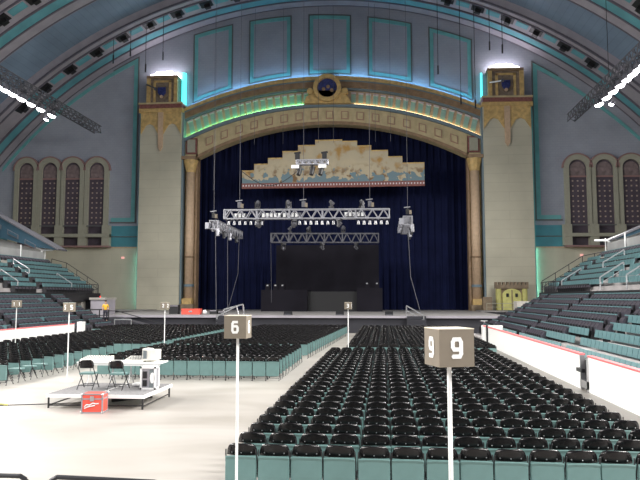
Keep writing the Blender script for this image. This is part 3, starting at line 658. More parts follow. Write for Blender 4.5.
# rails at the stage ends of the stands
def rail(pts, h, name, label, m=M['steel_dark'], r=.03, post=1.2, cat='railing', grp=None):
    t = thing(name, pts[0], label, cat, grp)
    top = [(p[0],p[1],p[2]+h) for p in pts]; MB().tube(top, r, 6).build('top_rail', m, t); MB().tube([(p[0],p[1],p[2]+h*.5) for p in pts], r*.7, 6).build('mid_rail', m, t)
    for a, b in zip(pts, pts[1:]):
        a = Vector(a); b = Vector(b); n = max(1, round((b-a).length/post))
        for i in range(n+1):
            if i == n and b != Vector(pts[-1]): continue
            p = a.lerp(b, i/n); MB().bar(p, p+Vector((0,0,h)), r, 6).build('post', m, t)
    return t
rail([(19.1,54.5,3.36),(22.3,54.5,5.36),(24.2,54.5,5.76)], 1.0, 'guard_rail', 'thin dark guard rail down the stage end of the right upper tier')
rail([(-20.7,60.8,3.36),(-23.9,60.8,5.36),(-25.4,60.8,5.76)], 1.0, 'guard_rail', 'thin dark guard rail down the stage end of the left upper tier')
rail([(19.0,54.4,3.36),(19.0,50,3.36)], .9, 'guard_rail', 'dark railing along the front lip of the right upper tier', post=.5)
rail([(-20.6,60.7,3.36),(-20.6,56.3,3.36)], .9, 'guard_rail', 'dark railing along the front lip of the left upper tier', post=.5)
for s, X0, nm in ((1,19.3,'right'),(-1,-20.9,'left')):
    for k, dy in enumerate((.3,4.6,9.0,13.4,17.5)):
        y = (50.4 if s > 0 else 56.6)-dy
        pts = [(X0+s*.2,y,3.5),(X0+s*1.6,y,4.4)]
        if k == 1: pts = [(X0+s*1.8,y,4.6),(X0+s*3.2,y,5.45)]
        rail(pts, .8, 'stair_handrail', 'pale stair handrail in the %s upper tier, %s from the stage end' % (nm, ordn(k+1)), M['steel'], .045, 3, 'handrail', 'handrails of the upper tiers')
for s, X0, nm in ((1,19.0,'right'),(-1,-20.5,'left')):
    tag(MB().cbox((X0+.1*s,54.7 if s > 0 else 60.9,3.1),(.3,.15,.2)).build('exit_lamp', M['exit']), 'small red exit lamp under the corner of the %s upper tier' % nm, 'light', 'red exit lamps')
tag(MB().cbox((-26.1,79.9,8.0),(.35,.1,.22)).build('wall_exit_sign', M['pink']), 'tiny pinkish exit sign on the cream wall above the left stand', 'sign')
tag(MB().cbox((29.6,79.9,8.0),(.35,.1,.22)).build('wall_exit_sign', M['pink']), 'tiny pinkish exit sign on the cream wall above the right stand', 'sign')

# glazed suites and upper balcony over each stand
for s, nm, o_ in ((1,'right',0),(-1,'left',1.6)):
    E_ = 53.5 if s > 0 else 59.5
    def X(v): return s*(v+o_)
    t = thing('glazed_suite', (X(25),45,5.76), 'glazed suites with white frames above the %s grandstand' % nm, 'suite', 'glazed suites above the stands')
    a, b = sorted((X(23.9), X(24.0))); MB().box(a, b, 10, E_, 6.5, 7.3).build('glass_front', M['glass'], t)
    a, b = sorted((X(23.85), X(24.15))); MB().box(a, b, 10, E_, 5.76, 6.5).build('sill_wall', M['concrete_light'], t)
    for k in range(9):
        y = E_-4.2*k; MB().bar((X(23.8),y,6.4),(X(23.8),y,7.7),.05,5).build('mullion', M['white_paint'], t)
    MB().prism_y([(X(24.0),6.5),(X(27.5),6.5),(X(38),6.5),(X(38),13.6 if s>0 else 11.4),(X(24.0),7.4)], E_+.1, E_+.16).build('end_glass', M['glass'], t)
    MB().tube([(X(25.3),E_-.2,5.9),(X(23.9),E_-.2,7.5),(X(26.2),E_-.2,8.4)],.10,6).build('end_frame', M['white_paint'], t)
    MB().bar((X(22.9),E_-.2,7.5),(X(23.9),E_-.2,7.5),.08).build('end_frame', M['white_paint'], t)
    u = thing('upper_balcony', (X(32),40,7), 'steep upper balcony with blue parapet above the %s suites' % nm, 'balcony', 'upper balconies')
    if s < 0:
        body = [(22.2,7.45),(44,19.15),(44,13.0),(24.6,7.8)]
    else:
        body = [(24.0,7.45),(45.4,16.6),(45.4,15.0),(25.4,7.8)]
    MB().prism_y([(X(a),b) for a, b in body], E_-.6, E_+1.1).build('raked_body', M['blue_fascia'], u)
    (a, b), (c, d) = body[0], body[1]
    MB().prism_y([(X(a),b),(X(c),d),(X(c),d+.14),(X(a),b+.14)], E_-.7, E_+1.2).build('parapet_cap', M['alu_dull'], u)
    if s < 0:
        for k in range(6):
            x = 24.4+1.75*k; z = b+(x-a)*(d-b)/(c-a)-.55
            fr_ = MB()
            fr_.prism_y([(X(x),z-.1),(X(x+1.1),z+.45),(X(x+1.1),z-.02),(X(x),z-.5)], E_-.66, E_-.6)
            w_ = fr_.build('window_frame', M['alu_dull'], u)
            MB().prism_y([(X(x+.1),z-.1),(X(x+1.0),z+.35),(X(x+1.0),z+.06),(X(x+.1),z-.37)], E_-.7, E_-.655).build('pane', M['blue_fascia'], w_)
    MB().prism_x([(30,9.5),(54,9.5),(54,12),(30,12)], *sorted((X(41),X(41.2)))).build('rear_wall', M['blue_fascia'], u)

# entrance block at the end of the left stand
vm = thing('entrance_block', (-18.5,57,0), 'pale rendered entrance block below the left upper tier', 'wall')
MB().box(-22.6,-20.7,57.5,60,.005,3.3).build('wall_block', M['concrete_light'], vm); MB().box(-20.7,-19.9,58.3,60,.005,3.0).build('door_recess', M['skirt'], vm)
MB().box(-19.9,-18.6,57.6,60,.005,2.85).build('wall_block', M['rib'], vm); MB().box(-20.0,-18.5,57.5,60,2.85,3.05).build('coping', M['concrete_light'], vm)
vr = thing('entrance_block', (18.6,55.5,0), 'pale block wall at the end of the right stand under the red lamp', 'wall')
MB().box(17.2,19.6,55.1,56.5,.005,2.75).build('wall_block', M['concrete_light'], vr); MB().box(19.6,26,55.1,56.5,.005,3.3).build('wall_block', M['wall_beige'], vr)

# rink boards
def boards(name, X0, ya, yb, label, h=1.15):
    t = thing(name, (X0,(ya+yb)/2,0), label, 'boards', 'rink boards')
    n = max(1, round((yb-ya)/2.4)); 
    for i in range(n):
        a = ya+(yb-ya)*i/n; b = ya+(yb-ya)*(i+1)/n
        MB().box(X0-.05, X0+.05, a+.004, b-.004, .005, h).build('panel', M['white'], t)
    MB().box(X0-.09, X0+.09, ya, yb, h, h+.05).build('cap_rail', M['redline'], t)
    return t
boards('rink_boards', 13.15, 23.3, 45.5, 'white rink boards with red cap rail beside the right stand, beyond the latch')
boards('rink_boards', 13.15, 6.0, 22.5, 'white rink boards with red cap rail beside the right stand, nearest part')
boards('rink_boards', -15.6, 24.0, 45.6, 'white rink boards with red cap rail along the left stand', 1.17)
t = thing('board_gate', (13.15,22.9,0), 'narrow dark gate gap in the right rink boards', 'gate')
MB().box(13.2,13.3,22.55,23.25,.005,1.0).build('dark_panel', M['steel_dark'], t); MB().box(13.05,13.2,23.22,23.3,.02,1.15).build('post', M['steel'], t); MB().box(13.05,13.2,22.5,22.58,.02,1.15).build('post', M['steel'], t)
MB().box(12.98,13.1,22.9,23.5,.6,.72).build('latch', M['steel_dark'], t); MB().box(13.05,13.25,22.5,23.3,.1,.35).build('kick_plate', M['steel'], t)
t = thing('board_gate', (13.15,44.3,0), 'dark hinged end post of the right rink boards near the stage', 'gate')
MB().box(13.0,13.09,43.4,43.7,.1,1.3).build('post', M['steel_dark'], t); MB().tube([(12.9,43.4,1.5),(12.9,45.4,1.5),(13.4,45.6,1.5)],.03).build('rail', M['steel'], t); MB().box(13.0,14.4,45.6,45.7,.005,1.2).build('end_panel', M['white'], t)
t = tag(MB().box(-15.7,-15.35,46.3,46.9,.005,1.3).build('white_bin', M['white_paint']), 'white bin standing past the end of the left rink boards', 'bin')

# stadium seats ------------------------------------------------------------
TP = MB()
def seat_parts(teal):
    b = MB(); b.prism_x([(.10 if not teal else .14,.40 if not teal else .55),(.17 if not teal else .20,.40 if not teal else .55),(.265,.80 if not teal else .86),(.20,.82 if not teal else .87)], -.235, .235)
    if not teal: TP.prism_x([(.195,.80),(.262,.79),(.275,.85),(.215,.865)], -.23, .23)
    p = MB()
    if teal: p.prism_x([(-.10,.36),(.09,.38),(.15,.52),(-.02,.52)], -.23, .23)
    else: p.prism_x([(-.02,.38),(.09,.40),(.20,.74),(.08,.76),(-.04,.60)], -.225, .225)
    a = MB(); 
    for s in (-1,): a.box(s*.262, s*.235, -.12, .2, 0, .60)
    return b, p, a
protos = {}
for teal in (0, 1):
    b, p, a = seat_parts(teal)
    r = thing('stadium_seat', (0,0,0), '', 'seat'); bb = b.build('backrest', M['teal_seat'] if teal else M['dark_seat'], r)
    if not teal: TP.build('top_pad', M['teal_seat'], bb); p.build('seat_pan', M['dark_seat'], r); a.build('arm_post', M['steel_dark'], r)
    protos[teal] = (r, b, p, a)
cand = []
rnd = random.Random(3)
for s, nm, o_ in ((1,'right',0),(-1,'left',1.6)):
    for tier, nrow in (('lower',8),('upper',6)):
        for i in range(nrow):
            x = ((13.9+.62*i+.33 if s > 0 else 14.55+.545*i+.3) if tier == 'lower' else 19.1+.62*i+.33)+o_; z = (.15+.33*i if tier == 'lower' else 3.35+.4*i)
            k = 0; yend = 54.4 - (i*.15 if tier == 'lower' else 0) + (6.3 if tier == 'upper' and s < 0 else 0)
            y = 12.0
            while y < yend:
                ph = (y-50.4) % 10.2
                aisle = .0 <= ph < 1.15
                if tier == 'upper' and s < 0 and i < 2 and 42 < y < 47: aisle = True
                if not aisle:
                    teal = tier == 'upper' or (s > 0 and i == 0 and y < 47) or (s > 0 and i == 1 and y < 36) or (s > 0 and i == 2 and 24 < y < 34) or (s > 0 and i in (3,4) and 24 < y < 29.5)
                    if tier == 'upper': teal = True
                    if tier == 'lower' and s < 0 and rnd.random() < .04: teal = True
                    cand.append((s*x, y, z, s, teal, nm, tier, i))
                y += .51
# concourse seats
for s, nm, o_ in ((1,'right',0),(-1,'left',1.0)):
    y = 16
    while y < (53.5 if s > 0 else 59.8):
        cand.append((s*(23.3+(o_ and 1.6)), y, 5.76, s, False, nm, 'concourse', 0)); y += .55
vis = [c for c in cand if seen(c[0], c[1], c[2]+.6, 8)]
vis.sort(key=lambda c: (Vector(c[:3])-CAM).length)
pick = set(id(c) for c in vis[:300])
rest = [c for c in cand if id(c) not in pick and (c in vis or seen(c[0], c[1], c[2]+.6, 60))]
cnt = {}
usedp = set()
for c in sorted(vis[:300], key=lambda c: c[1]):
    key = (c[5], c[6], c[7]); cnt[key] = cnt.get(key, 0)+1
    pr = protos[int(c[4])][0]
    o = pr if int(c[4]) not in usedp else copy_tree(pr); usedp.add(int(c[4]))
    o.location = c[:3]; o.rotation_euler = (0,0,-PI/2 if c[3] > 0 else PI/2)
    look = 'teal-backed seat' if c[4] else 'dark folded seat with teal top'
    row = '%s %s row' % (ordn(c[7]+1), c[6]) if c[6] != 'concourse' else 'concourse row'
    o['label'] = '%s, %s of %s stand, %s from camera end' % (look, row, c[5], ordn(cnt[key])); o['group'] = 'seats of the grandstands'
mb = MB()
for c in rest:
    _, b, p, a = protos[int(c[4])]
    M4 = Matrix.Translation(c[:3]) @ Matrix.Rotation(-PI/2 if c[3] > 0 else PI/2, 4, 'Z')
    for q, mi in ((b,0 if c[4] else 1),(p,1),(a,2)) + (() if c[4] else ((TP,0),)):
        n0 = len(mb.f); mb.merge(q, M4); mb.mi[n0:] = [mi]*(len(mb.f)-n0)
tag(mb.build('stadium_seats', [M['teal_seat'], M['dark_seat'], M['steel_dark']]), 'farther rows of teal and dark seats filling both grandstands', 'seats', None, 'stuff')
for t_, (r, *_r) in protos.items():
    if t_ not in usedp:
        for ch in list(r.children): bpy.data.objects.remove(ch)
        bpy.data.objects.remove(r)

# ------------------------------------------------------------------ floor chairs
def chair_parts(down):
    back = MB(); n = 8
    # curved trapezoid back: rounded shoulders, bowed in plan
    cols = []
    for i in range(n+1):
        u = -1+2*i/n
        cols.append(u)
    vs = []
    rows = [(.70,.236,0),(.74,.234,.008),(.79,.224,.022),(.835,.205,.035),(.868,.175,.044),(.886,.125,.050)]
    for off_y in (0, .035):
        for z, hw, lean in rows:
            for u in cols:
                vs.append((u*hw, -.235-lean-.0+.045*u*u*1.4+off_y, z - (.010*abs(u)**3 if z > .88 else 0)))
    R_, C_ = len(rows), n+1; K = R_*C_; fs = []
    for r in range(R_-1):
        for c in range(C_-1):
            a = r*C_+c; fs.append((a,a+1,a+C_+1,a+C_)); fs.append((K+a,K+a+C_,K+a+C_+1,K+a+1))
    for c in range(C_-1):
        fs.append((c,K+c,K+c+1,c+1)); a = (R_-1)*C_+c; fs.append((a,a+1,K+a+1,K+a))
    for r in range(R_-1):
        a = r*C_; fs.append((a,a+C_,K+a+C_,K+a)); b = a+C_-1; fs.append((b,K+b,K+b+C_,b+C_))
    back.add(vs, fs)
    riv = MB()
    for x in (-.15, 0, .15): riv.ball((x, -.246+.063*(x/.235)**2, .745), .011, 6, 4)
    seat = MB()
    if down:
        seat.prism_z([(-.23,-.20),(.23,-.20),(.22,.2),(.15,.24),(-.15,.24),(-.22,.2)], .43, .49)
    else:
        yo = -.285
        prof = [(yo,.175),(yo-.008,.42),(yo+.0,.66),(yo-.018,.70),(yo-.012,.716),(yo+.012,.713),(yo+.035,.66),(yo+.055,.35),(yo+.035,.17)]
        m_ = len(prof); xs_ = [-.236,-.228,-.12,0,.12,.228,.236]; bow = [.012,0,-.004,-.006,-.004,0,.012]; vs = []
        for x, b_ in zip(xs_, bow):
            for (y, z) in prof: vs.append((x, y+b_, z - (0.012*(abs(x)/.236)**4 if z > .6 else 0)+ (0.02*(abs(x)/.236)**6 if z < .2 else 0)))
        fs = [tuple(range(m_))[::-1], tuple((len(xs_)-1)*m_+i for i in range(m_))]
        for k in range(len(xs_)-1):
            for i in range(m_): a = k*m_; fs.append((a+i, a+(i+1)%m_, a+m_+(i+1)%m_, a+m_+i))
        seat.add(vs, fs)
    legs = []
    for s in (-1, 1):
        l = MB(); x = s*.243
        l.tube([(x*.95,-.27,.80),(x,-.22,.62),(x,-.17,.40),(x,.20,.012)],.011,5); l.tube([(x,-.22,.52),(x,-.10,.40),(x,-.26,.012)],.011,5); l.bar((x,.16,.42),(x,-.22,.44),.011,5)
        l.cbox((x,.20,.012),(.03,.03,.022)); l.cbox((x,-.26,.012),(.03,.03,.022))
        legs.append(l)
    cr = MB(); cr.bar((-.243,.1,.12),(.243,.1,.12),.009,5); cr.bar((-.243,-.235,.1),(.243,-.235,.1),.009,5)
    return back, riv, seat, legs, cr
CH = {}
for dn in (0, 1):
    back, riv, seat, legs, cr = chair_parts(dn)
    r = thing('floor_chair', (0,0,0), '', 'chair')
    bo = back.build('backrest', M['plastic_black'], r, smooth=True); riv.build('rivets', M['steel'], bo)
    seat.build('seat', M['teal_vinyl'], r, smooth=False)
    for l in legs: l.build('leg_frame', M['steel_dark'], r)
    cr.build('crossbar', M['steel_dark'], r)
    CH[dn] = dict(root=r, used=False, low=None)
    lo = MB(); lo.merge(back, Matrix.Identity(4)); nb = len(lo.f); lo.merge(seat, Matrix.Identity(4)); ns = len(lo.f)
    for l in legs: lo.merge(l, Matrix.Identity(4))
    lo.mi = [0]*nb + [1]*(ns-nb) + [2]*(len(lo.f)-ns); CH[dn]['low'] = lo
blocks = [ # name for labels, x0, n seats, first y, rows, skip rule
    ('nearest right block', 4.33, 14, 10.35, 24, None),
    ('block behind sign six, left of aisle', -4.15, 14, 24.75, 9, None),
    ('left block beside the boards', -14.0, 15, 22.6, 12, None),
    ('far right block', 4.95, 14, 32.0, 26, None),
    ('far middle block', -4.1, 14, 33.6, 25, None),
    ('far left block', -15.1, 20, 33.2, 25, None)
    ]
short = ['nearest right block','middle block','left block','far right block','far middle block','far left block','outer left block']
cc = []
for bi, (nm, x0, ns, y0, nr, _) in enumerate(blocks):
    for r in range(nr):
        for c in range(ns):
            x = x0+.5*c; y = y0+.84*r
            if bi == 4: x += .035*r          # this block's edge drifts with the aisle
            if bi == 3 and x > 12.4: continue
            if bi == 5 and y < 47.5 and x < -13.4: continue
            jx = rnd.uniform(-.012,.012); jr = rnd.uniform(-.03,.03)
            cc.append((x+jx, y+rnd.uniform(-.015,.015), jr, bi, r, c))
vis = [c for c in cc if seen(c[0], c[1]-.2, .7, 14)]
vis.sort(key=lambda c: (Vector((c[0],c[1],.5))-CAM).length)
pick = set(id(c) for c in vis[:300])
DOWN = {(2,1,14),(2,2,14),(2,3,14)}
for c in vis[:300]:
    dn = 1 if c[3:] in DOWN else 0
    e = CH[dn]; o = e['root'] if not e['used'] else copy_tree(e['root']); e['used'] = True
    o.location = (c[0], c[1], 0); o.rotation_euler = (0,0,c[2])
    o['label'] = 'black and teal floor chair, %s row, %s from left, %s' % (ordn(c[4]+1), ordn(c[5]+1), short[c[3]]); o['group'] = 'floor chairs in rows'
for dn in (0, 1):
    if not CH[dn]['used']:
        r = CH[dn]['root']
        for ch in list(r.children):
            for g in list(ch.children): bpy.data.objects.remove(g)
            bpy.data.objects.remove(ch)
        bpy.data.objects.remove(r)
mb = MB()
for c in cc:
    if id(c) in pick or not seen(c[0], c[1], .7, 40): continue
    dn = 1 if c[3:] in DOWN else 0
    mb.merge(CH[dn]['low'], Matrix.Translation((c[0],c[1],0)) @ Matrix.Rotation(c[2],4,'Z'))
tag(mb.build('floor_chairs', [M['plastic_black'], M['teal_vinyl'], M['steel_dark']]), 'farther rows of black and teal floor chairs reaching towards the stage', 'chairs', None, 'stuff')

# ------------------------------------------------------------------ block number signs
GL = {'9': [[(.8,.95),(.2,.95),(.05,.8),(.05,.55),(.2,.42),(.8,.42),(.8,.42),(.95,.55),(.95,.2),(.8,.05),(.12,.05)],[(.95,.5),(.95,.8),(.8,.95)]],
 '6': [[(.88,.95),(.8,.95),(.2,.95),(.05,.8),(.05,.2),(.2,.05),(.8,.05),(.95,.2),(.95,.45),(.8,.58),(.1,.58)]],
 '5': [[(.92,.95),(.08,.95),(.08,.55),(.8,.55),(.95,.42),(.95,.2),(.8,.05),(.08,.05)]],
 '3': [[(.08,.95),(.8,.95),(.95,.8),(.95,.62),(.8,.5),(.35,.5)],[(.8,.5),(.95,.38),(.95,.2),(.8,.05),(.08,.05)]],
 '2': [[(.08,.8),(.2,.95),(.8,.95),(.95,.8),(.95,.6),(.08,.05),(.95,.05)]],
 '1': [[(.25,.8),(.55,.95),(.55,.05)]],
 'u': [[(.05,.6),(.05,.2),(.2,.05),(.7,.05),(.9,.2)],[(.9,.6),(.9,.05)]], 'r': [[(.1,.6),(.1,.05)],[(.1,.45),(.35,.62),(.7,.6)]]}
def text_mesh(txt, size, m, parent, loc, rot, name='numeral', bold=.11):
    k = MB(); W = .52*size; w_ = size*bold; n = len(txt)
    for ci, ch in enumerate(txt):
        ox = (ci-(n-1)/2)*W*1.35
        for st_ in GL[ch]:
            P = [Vector((ox+(x-.5)*W, (y-.5)*size)) for x, y in st_]
            for a, b in zip(P, P[1:]):
                if (b-a).length < 1e-6: continue
                d = (b-a).normalized(); e = Vector((-d.y, d.x))*w_; a2 = a-d*w_*.5; b2 = b+d*w_*.5
                k.prism_z([(b.x+w_*math.cos(q*PI/6), b.y+w_*math.sin(q*PI/6)) for q in range(12)], -.001, .0015+.00017*len(k.f)/14)
                k.prism_z([tuple(a2-e), tuple(b2-e), tuple(b2+e), tuple(a2+e)], -.001, .0015+.00017*len(k.f)/14)
    o = k.build(name, m, parent); o.location = loc; o.rotation_euler = rot; return o
def sign(x, y, zt, num, rz, label, s=.325, pr=.02):
    t = thing('number_sign', (0,0,0), label, 'sign', 'block number signs'); t['_o'] = (0,0,0)
    h = s/2
    MB().bar((0,0,.02),(0,0,zt-s),pr,10).build('pole', M['white_paint'], t, smooth=False); MB().bar((0,0,0),(0,0,.03),.24,20).build('base_disc', M['white_paint'], t)
    b = MB().box(-h,h,-h,h,zt-s,zt); bx = b.build('box', M['cardboard'], t)
    MB().box(-h-.002,h+.002,-h-.002,h+.002,zt-.004,zt+.004).build('box_top', M['cardboard_light'], t)
    for k in range(4):
        a = k*PI/2; n_ = Vector((math.sin(a), -math.cos(a), 0))
        text_mesh(num, s*.50, M['white_paint'], bx, tuple(n_*(h+.002)+Vector((0,0,zt-h))), (PI/2,0,a))
    t.location = (x,y,0); t.rotation_euler = (0,0,rz); return t
sign(4.37, 9.55, 2.83, '6', math.radians(-2), 'tan cube sign numbered 6 on a white pole left of the nearest block')
sign(7.065, 5.98, 2.825, '9', math.radians(19), 'large tan cube sign numbered 9 on a pole in front of the nearest chairs')
sign(4.80, 31.3, 2.85, '3', math.radians(-2), 'small tan cube sign numbered 3 beyond the middle aisle, right of centre')
sign(-4.46, 32.4, 2.83, '2', math.radians(-15), 'small tan cube sign numbered 2 standing among the chairs left of centre')
sign(-5.23, 23.8, 2.88, '5', math.radians(55), 'tan cube sign numbered 5 on a white pole beside the mixing riser')
sign(-11.48, 31.0, 2.92, '1', math.radians(-15), 'small tan cube sign numbered 1 in front of the left rink boards')

# ------------------------------------------------------------------ mixing riser
rz = thing('mixing_riser', (-1.5,19.2,0), 'low carpeted riser with white edge and black legs on the open floor', 'riser')
for a, b in ((-2.95,-1.55),(-1.53,-.12)):
    MB().box(a, b, 17.95, 20.4, .30, .395).build('deck_edge', M['white'], rz); MB().box(a+.03, b-.03, 17.98, 20.37, .395, .402).build('carpet', M['carpet'], rz)
for x in (-2.9,-1.62,-1.45,-.18):
    for y in (18.02, 20.3): MB().bar((x,y,0),(x,y,.30),.03,6).build('leg', M['black'], rz)
for a, b in (((-2.9,18.02),(-1.62,18.02)),((-1.45,18.02),(-.18,18.02)),((-.18,18.02),(-.18,20.3)),((-2.9,18.02),(-2.9,20.3))): MB().bar((*a,.08),(*b,.10),.02,6).build('brace', M['black'], rz)
MB().bar((-1.4,18.8,.12),(-.4,19.4,.16),.06).build('brace', M['black'], rz)
def trestle(x0, x1, y0, y1, label):
    t = thing('trestle_table', ((x0+x1)/2,(y0+y1)/2,.4), label, 'table', 'white trestle tables')
    MB().box(x0,x1,y0,y1,1.10,1.14).build('tabletop', M['white'], t); MB().box(x0+.02,x1-.02,y0+.02,y0+.05,1.04,1.10).build('apron', M['white_paint'], t)
    for x in (x0+.28, x1-.28):
        for y, y2 in ((y0+.1,y1-.12),(y1-.1,y0+.12)): MB().bar((x,y,.403),(x,(y+y2)/2,.85),.016,6).build('leg', M['steel'], t)
        MB().bar((x,(y0+y1)/2,.85),(x,(y0+y1)/2,1.10),.02).build('leg', M['steel'], t)
        MB().bar((x,y0+.15,.45),(x,y1-.15,.45),.012).build('foot_bar', M['steel'], t)
trestle(-2.80,-1.52,19.45,20.15,'white trestle table on the riser, left of the pair')
trestle(-1.50,-.18,19.40,20.15,'white trestle table on the riser holding the monitor')
for x0, x1, z, lb in ((-2.75,-1.9,1.14,'pale covered mixing desk lying on the left trestle table'),(-1.35,-.75,1.14,'flat pale console lying on the right trestle table')):
    t = thing('mixing_desk', ((x0+x1)/2,19.8,z), lb, 'console')
    MB().prism_x([(19.55,z),(20.1,z),(20.1,z+.14),(19.55,z+.06)], x0, x1).build('body', M['crt'], t)
    k = MB()
    for i in range(10):
        for j in range(4): k.cbox((x0+.07+i*(x1-x0-.14)/9, 19.62+j*.12, z+.085+j*.0175), (.02,.03,.02))
    k.build('faders', M['alu_dull'], t)
t = thing('monitor', (-.55,19.75,1.14), 'cream boxy tube monitor on the right end of the table', 'monitor')
MB().prism_x([(19.55,1.2),(20.0,1.2),(20.0,1.5),(19.55,1.52)], -.60, -.36).build('casing', M['crt'], t); MB().prism_y([(-.60,1.2),(-.60,1.52),(-.78,1.54),(-.78,1.18)], 19.53, 20.02).build('bezel', M['crt'], t)
MB().prism_y([(-.80,1.22),(-.80,1.5),(-.785,1.5),(-.785,1.22)], 19.57, 19.98).build('screen', M['screen'], t)
MB().prism_y([(-.75,1.24),(-.64,1.25),(-.64,1.48),(-.75,1.49)], 19.515, 19.54).build('side_vent', M['screen'], t); MB().box(-.72,-.42,19.62,19.9,1.14,1.2).build('stand', M['crt'], t)
t = thing('equipment_rack', (-.4,19.2,.4), 'white edged equipment rack with dark panels standing on the riser', 'rack')
x0,x1,y0,y1,z0,z1 = -.64,-.17,19.0,19.35,.405,1.06
MB().box(x0+.03,x1-.03,y0+.03,y1-.03,z0+.03,z1-.03).build('body', M['alu'], t)
k = MB()
for x in (x0,x1-.05):
    for y in (y0,y1-.05): k.box(x,x+.05,y,y+.05,z0,z1)
for z in (z0,z1-.05):
    k.box(x0,x1,y0,y0+.05,z,z+.05); k.box(x0,x1,y1-.05,y1,z,z+.05); k.box(x0,x0+.05,y0,y1,z,z+.05); k.box(x1-.05,x1,y0,y1,z,z+.05)
k.build('edging', M['white_paint'], t)
MB().box(x0+.08,x0+.20,y0+.01,y0+.03,z0+.09,z0+.27).build('panel', M['black'], t); MB().box(x0+.08,x0+.20,y0+.01,y0+.03,z0+.32,z0+.52).build('panel', M['black'], t)
MB().box(x0+.28,x1-.08,y0+.01,y0+.03,z0+.06,z1-.08).build('panel', M['screen'], t); MB().disc((-.27,.74),.07,19.0,19.02,12,.16).build('fan', M['white_paint'], t)
tag(MB().ball((-.95,19.6,.47),.16,10,6,.4).build('crumpled_sheet', M['white_paint']), 'crumpled white sheet lying on the riser left of the rack', 'sheet')

def folding_chair(x, y, z, rzz, label):
    t = thing('folding_chair', (0,0,0), label, 'chair', 'folding chairs on the riser')
    bk = MB(); vs = []
    rows = [(.62,.20),(.70,.215),(.80,.20),(.86,.13)]
    for oy in (0,.03):
        for zz_, hw in rows:
            for i in range(7): u = -1+i/3; vs.append((u*hw, -.235-(zz_-.62)*.2+.05*u*u+oy, zz_))
    fs = []
    for r in range(3):
        for c in range(6): a = r*7+c; fs += [(a,a+1,a+8,a+7),(28+a,28+a+7,28+a+8,28+a+1)]
    for c in range(6): fs += [(c,28+c,29+c,c+1),(21+c,22+c,50+c,49+c)]
    for r in range(3): fs += [(r*7,r*7+7,35+r*7,28+r*7),(r*7+6,r*7+34,r*7+41,r*7+13)]
    bk.add(vs, fs); bk.build('backrest', M['plastic_black'], t, smooth=True)
    MB().prism_z([(-.21,-.20),(.21,-.20),(.22,.12),(.15,.22),(-.15,.22),(-.22,.12)], .43, .48).build('seat', M['teal_vinyl'], t)
    for s in (-1,1):
        x_ = s*.225
        MB().tube([(x_*.8,-.29,.85),(x_,-.235,.62),(x_,.24,.012)],.013,6).build('leg', M['steel_dark'], t); MB().tube([(x_,.12,.44),(x_,-.30,.012)],.013,6).build('leg', M['steel_dark'], t)
    k = MB(); k.bar((-.225,.15,.12),(.225,.15,.12),.01); k.bar((-.225,-.22,.12),(.225,-.22,.12),.01); k.build('crossbar', M['steel_dark'], t)
    t.location = (x,y,z); t.rotation_euler = (0,0,rzz)
folding_chair(-2.22, 19.05, .403, .05, 'black folding chair with teal seat at the left trestle table')
folding_chair(-1.27, 19.0, .403, -.05, 'black folding chair with teal seat at the right trestle table')
# red road case
t = thing('road_case', (-1.28,17.5,0), 'red road case with silver edges and white lettering in front of the riser', 'case')
t['_o'] = (0,0,0)
W, D, H_ = .58, .46, .52
MB().box(-W/2+.012,W/2-.012,-D/2+.012,D/2-.012,.012,H_-.012).build('shell', M['redcase'], t)
k = MB(); e = .035
for x in (-W/2, W/2-e):
    for y in (-D/2, D/2-e): k.box(x,x+e,y,y+e,0,H_)
for z in (0,.36,H_-e):
    k.box(-W/2,W/2,-D/2,-D/2+e*.6,z,z+e); k.box(-W/2,W/2,D/2-e*.6,D/2,z,z+e); k.box(-W/2,-W/2+e*.6,-D/2,D/2,z,z+e); k.box(W/2-e*.6,W/2,-D/2,D/2,z,z+e)
k.box(-W/2,W/2,-D/2,-D/2+e,H_-.01,H_+.002); k.box(-W/2,W/2,D/2-e,D/2,H_-.01,H_+.002)
k.build('edging', M['alu'], t)
MB().box(-.05,.05,-D/2-.02,-D/2+.01,.32,.45).build('latch', M['steel'], t)
for x in (-W/2,W/2):
    for y in (-D/2,D/2): 
        for z in (.03,H_-.03): MB().ball((x*.97,y*.97,z),.035,8,5).build('corner_cap', M['steel'], t)
lg = MB()
pts = [(-.20,.17),(-.15,.23),(-.06,.22),(.02,.27),(.10,.25),(.18,.26)]
lg.tube([(x,-D/2-.005,z) for x,z in pts],.016,5); lg.tube([(-.20,-D/2-.005,.13),(-.12,-D/2-.005,.17),(-.02,-D/2-.005,.19),(.08,-D/2-.005,.21)],.016,5)
lg.build('script_mark', M['white_paint'], t)
t.location = (-1.33,17.52,0); t.rotation_euler = (0,0,math.radians(6))
tag(MB().tube([(-9,17.6,.012),(-6,18.4,.012),(-4.6,18.2,.012),(-3.6,18.5,.012),(-2.4,18.9,.012),(-1.8,18.6,.012)],.012,6).build('floor_cable', M['black']), 'black cable lying on the floor left of the riser', 'cable')
tag(MB().tube([(-4.75,18.25,.03),(-4.5,18.3,.035),(-4.25,18.25,.03)],.03,6).build('cable_plug', M['castle']), 'yellow brown plug joint on the floor cable', 'plug')

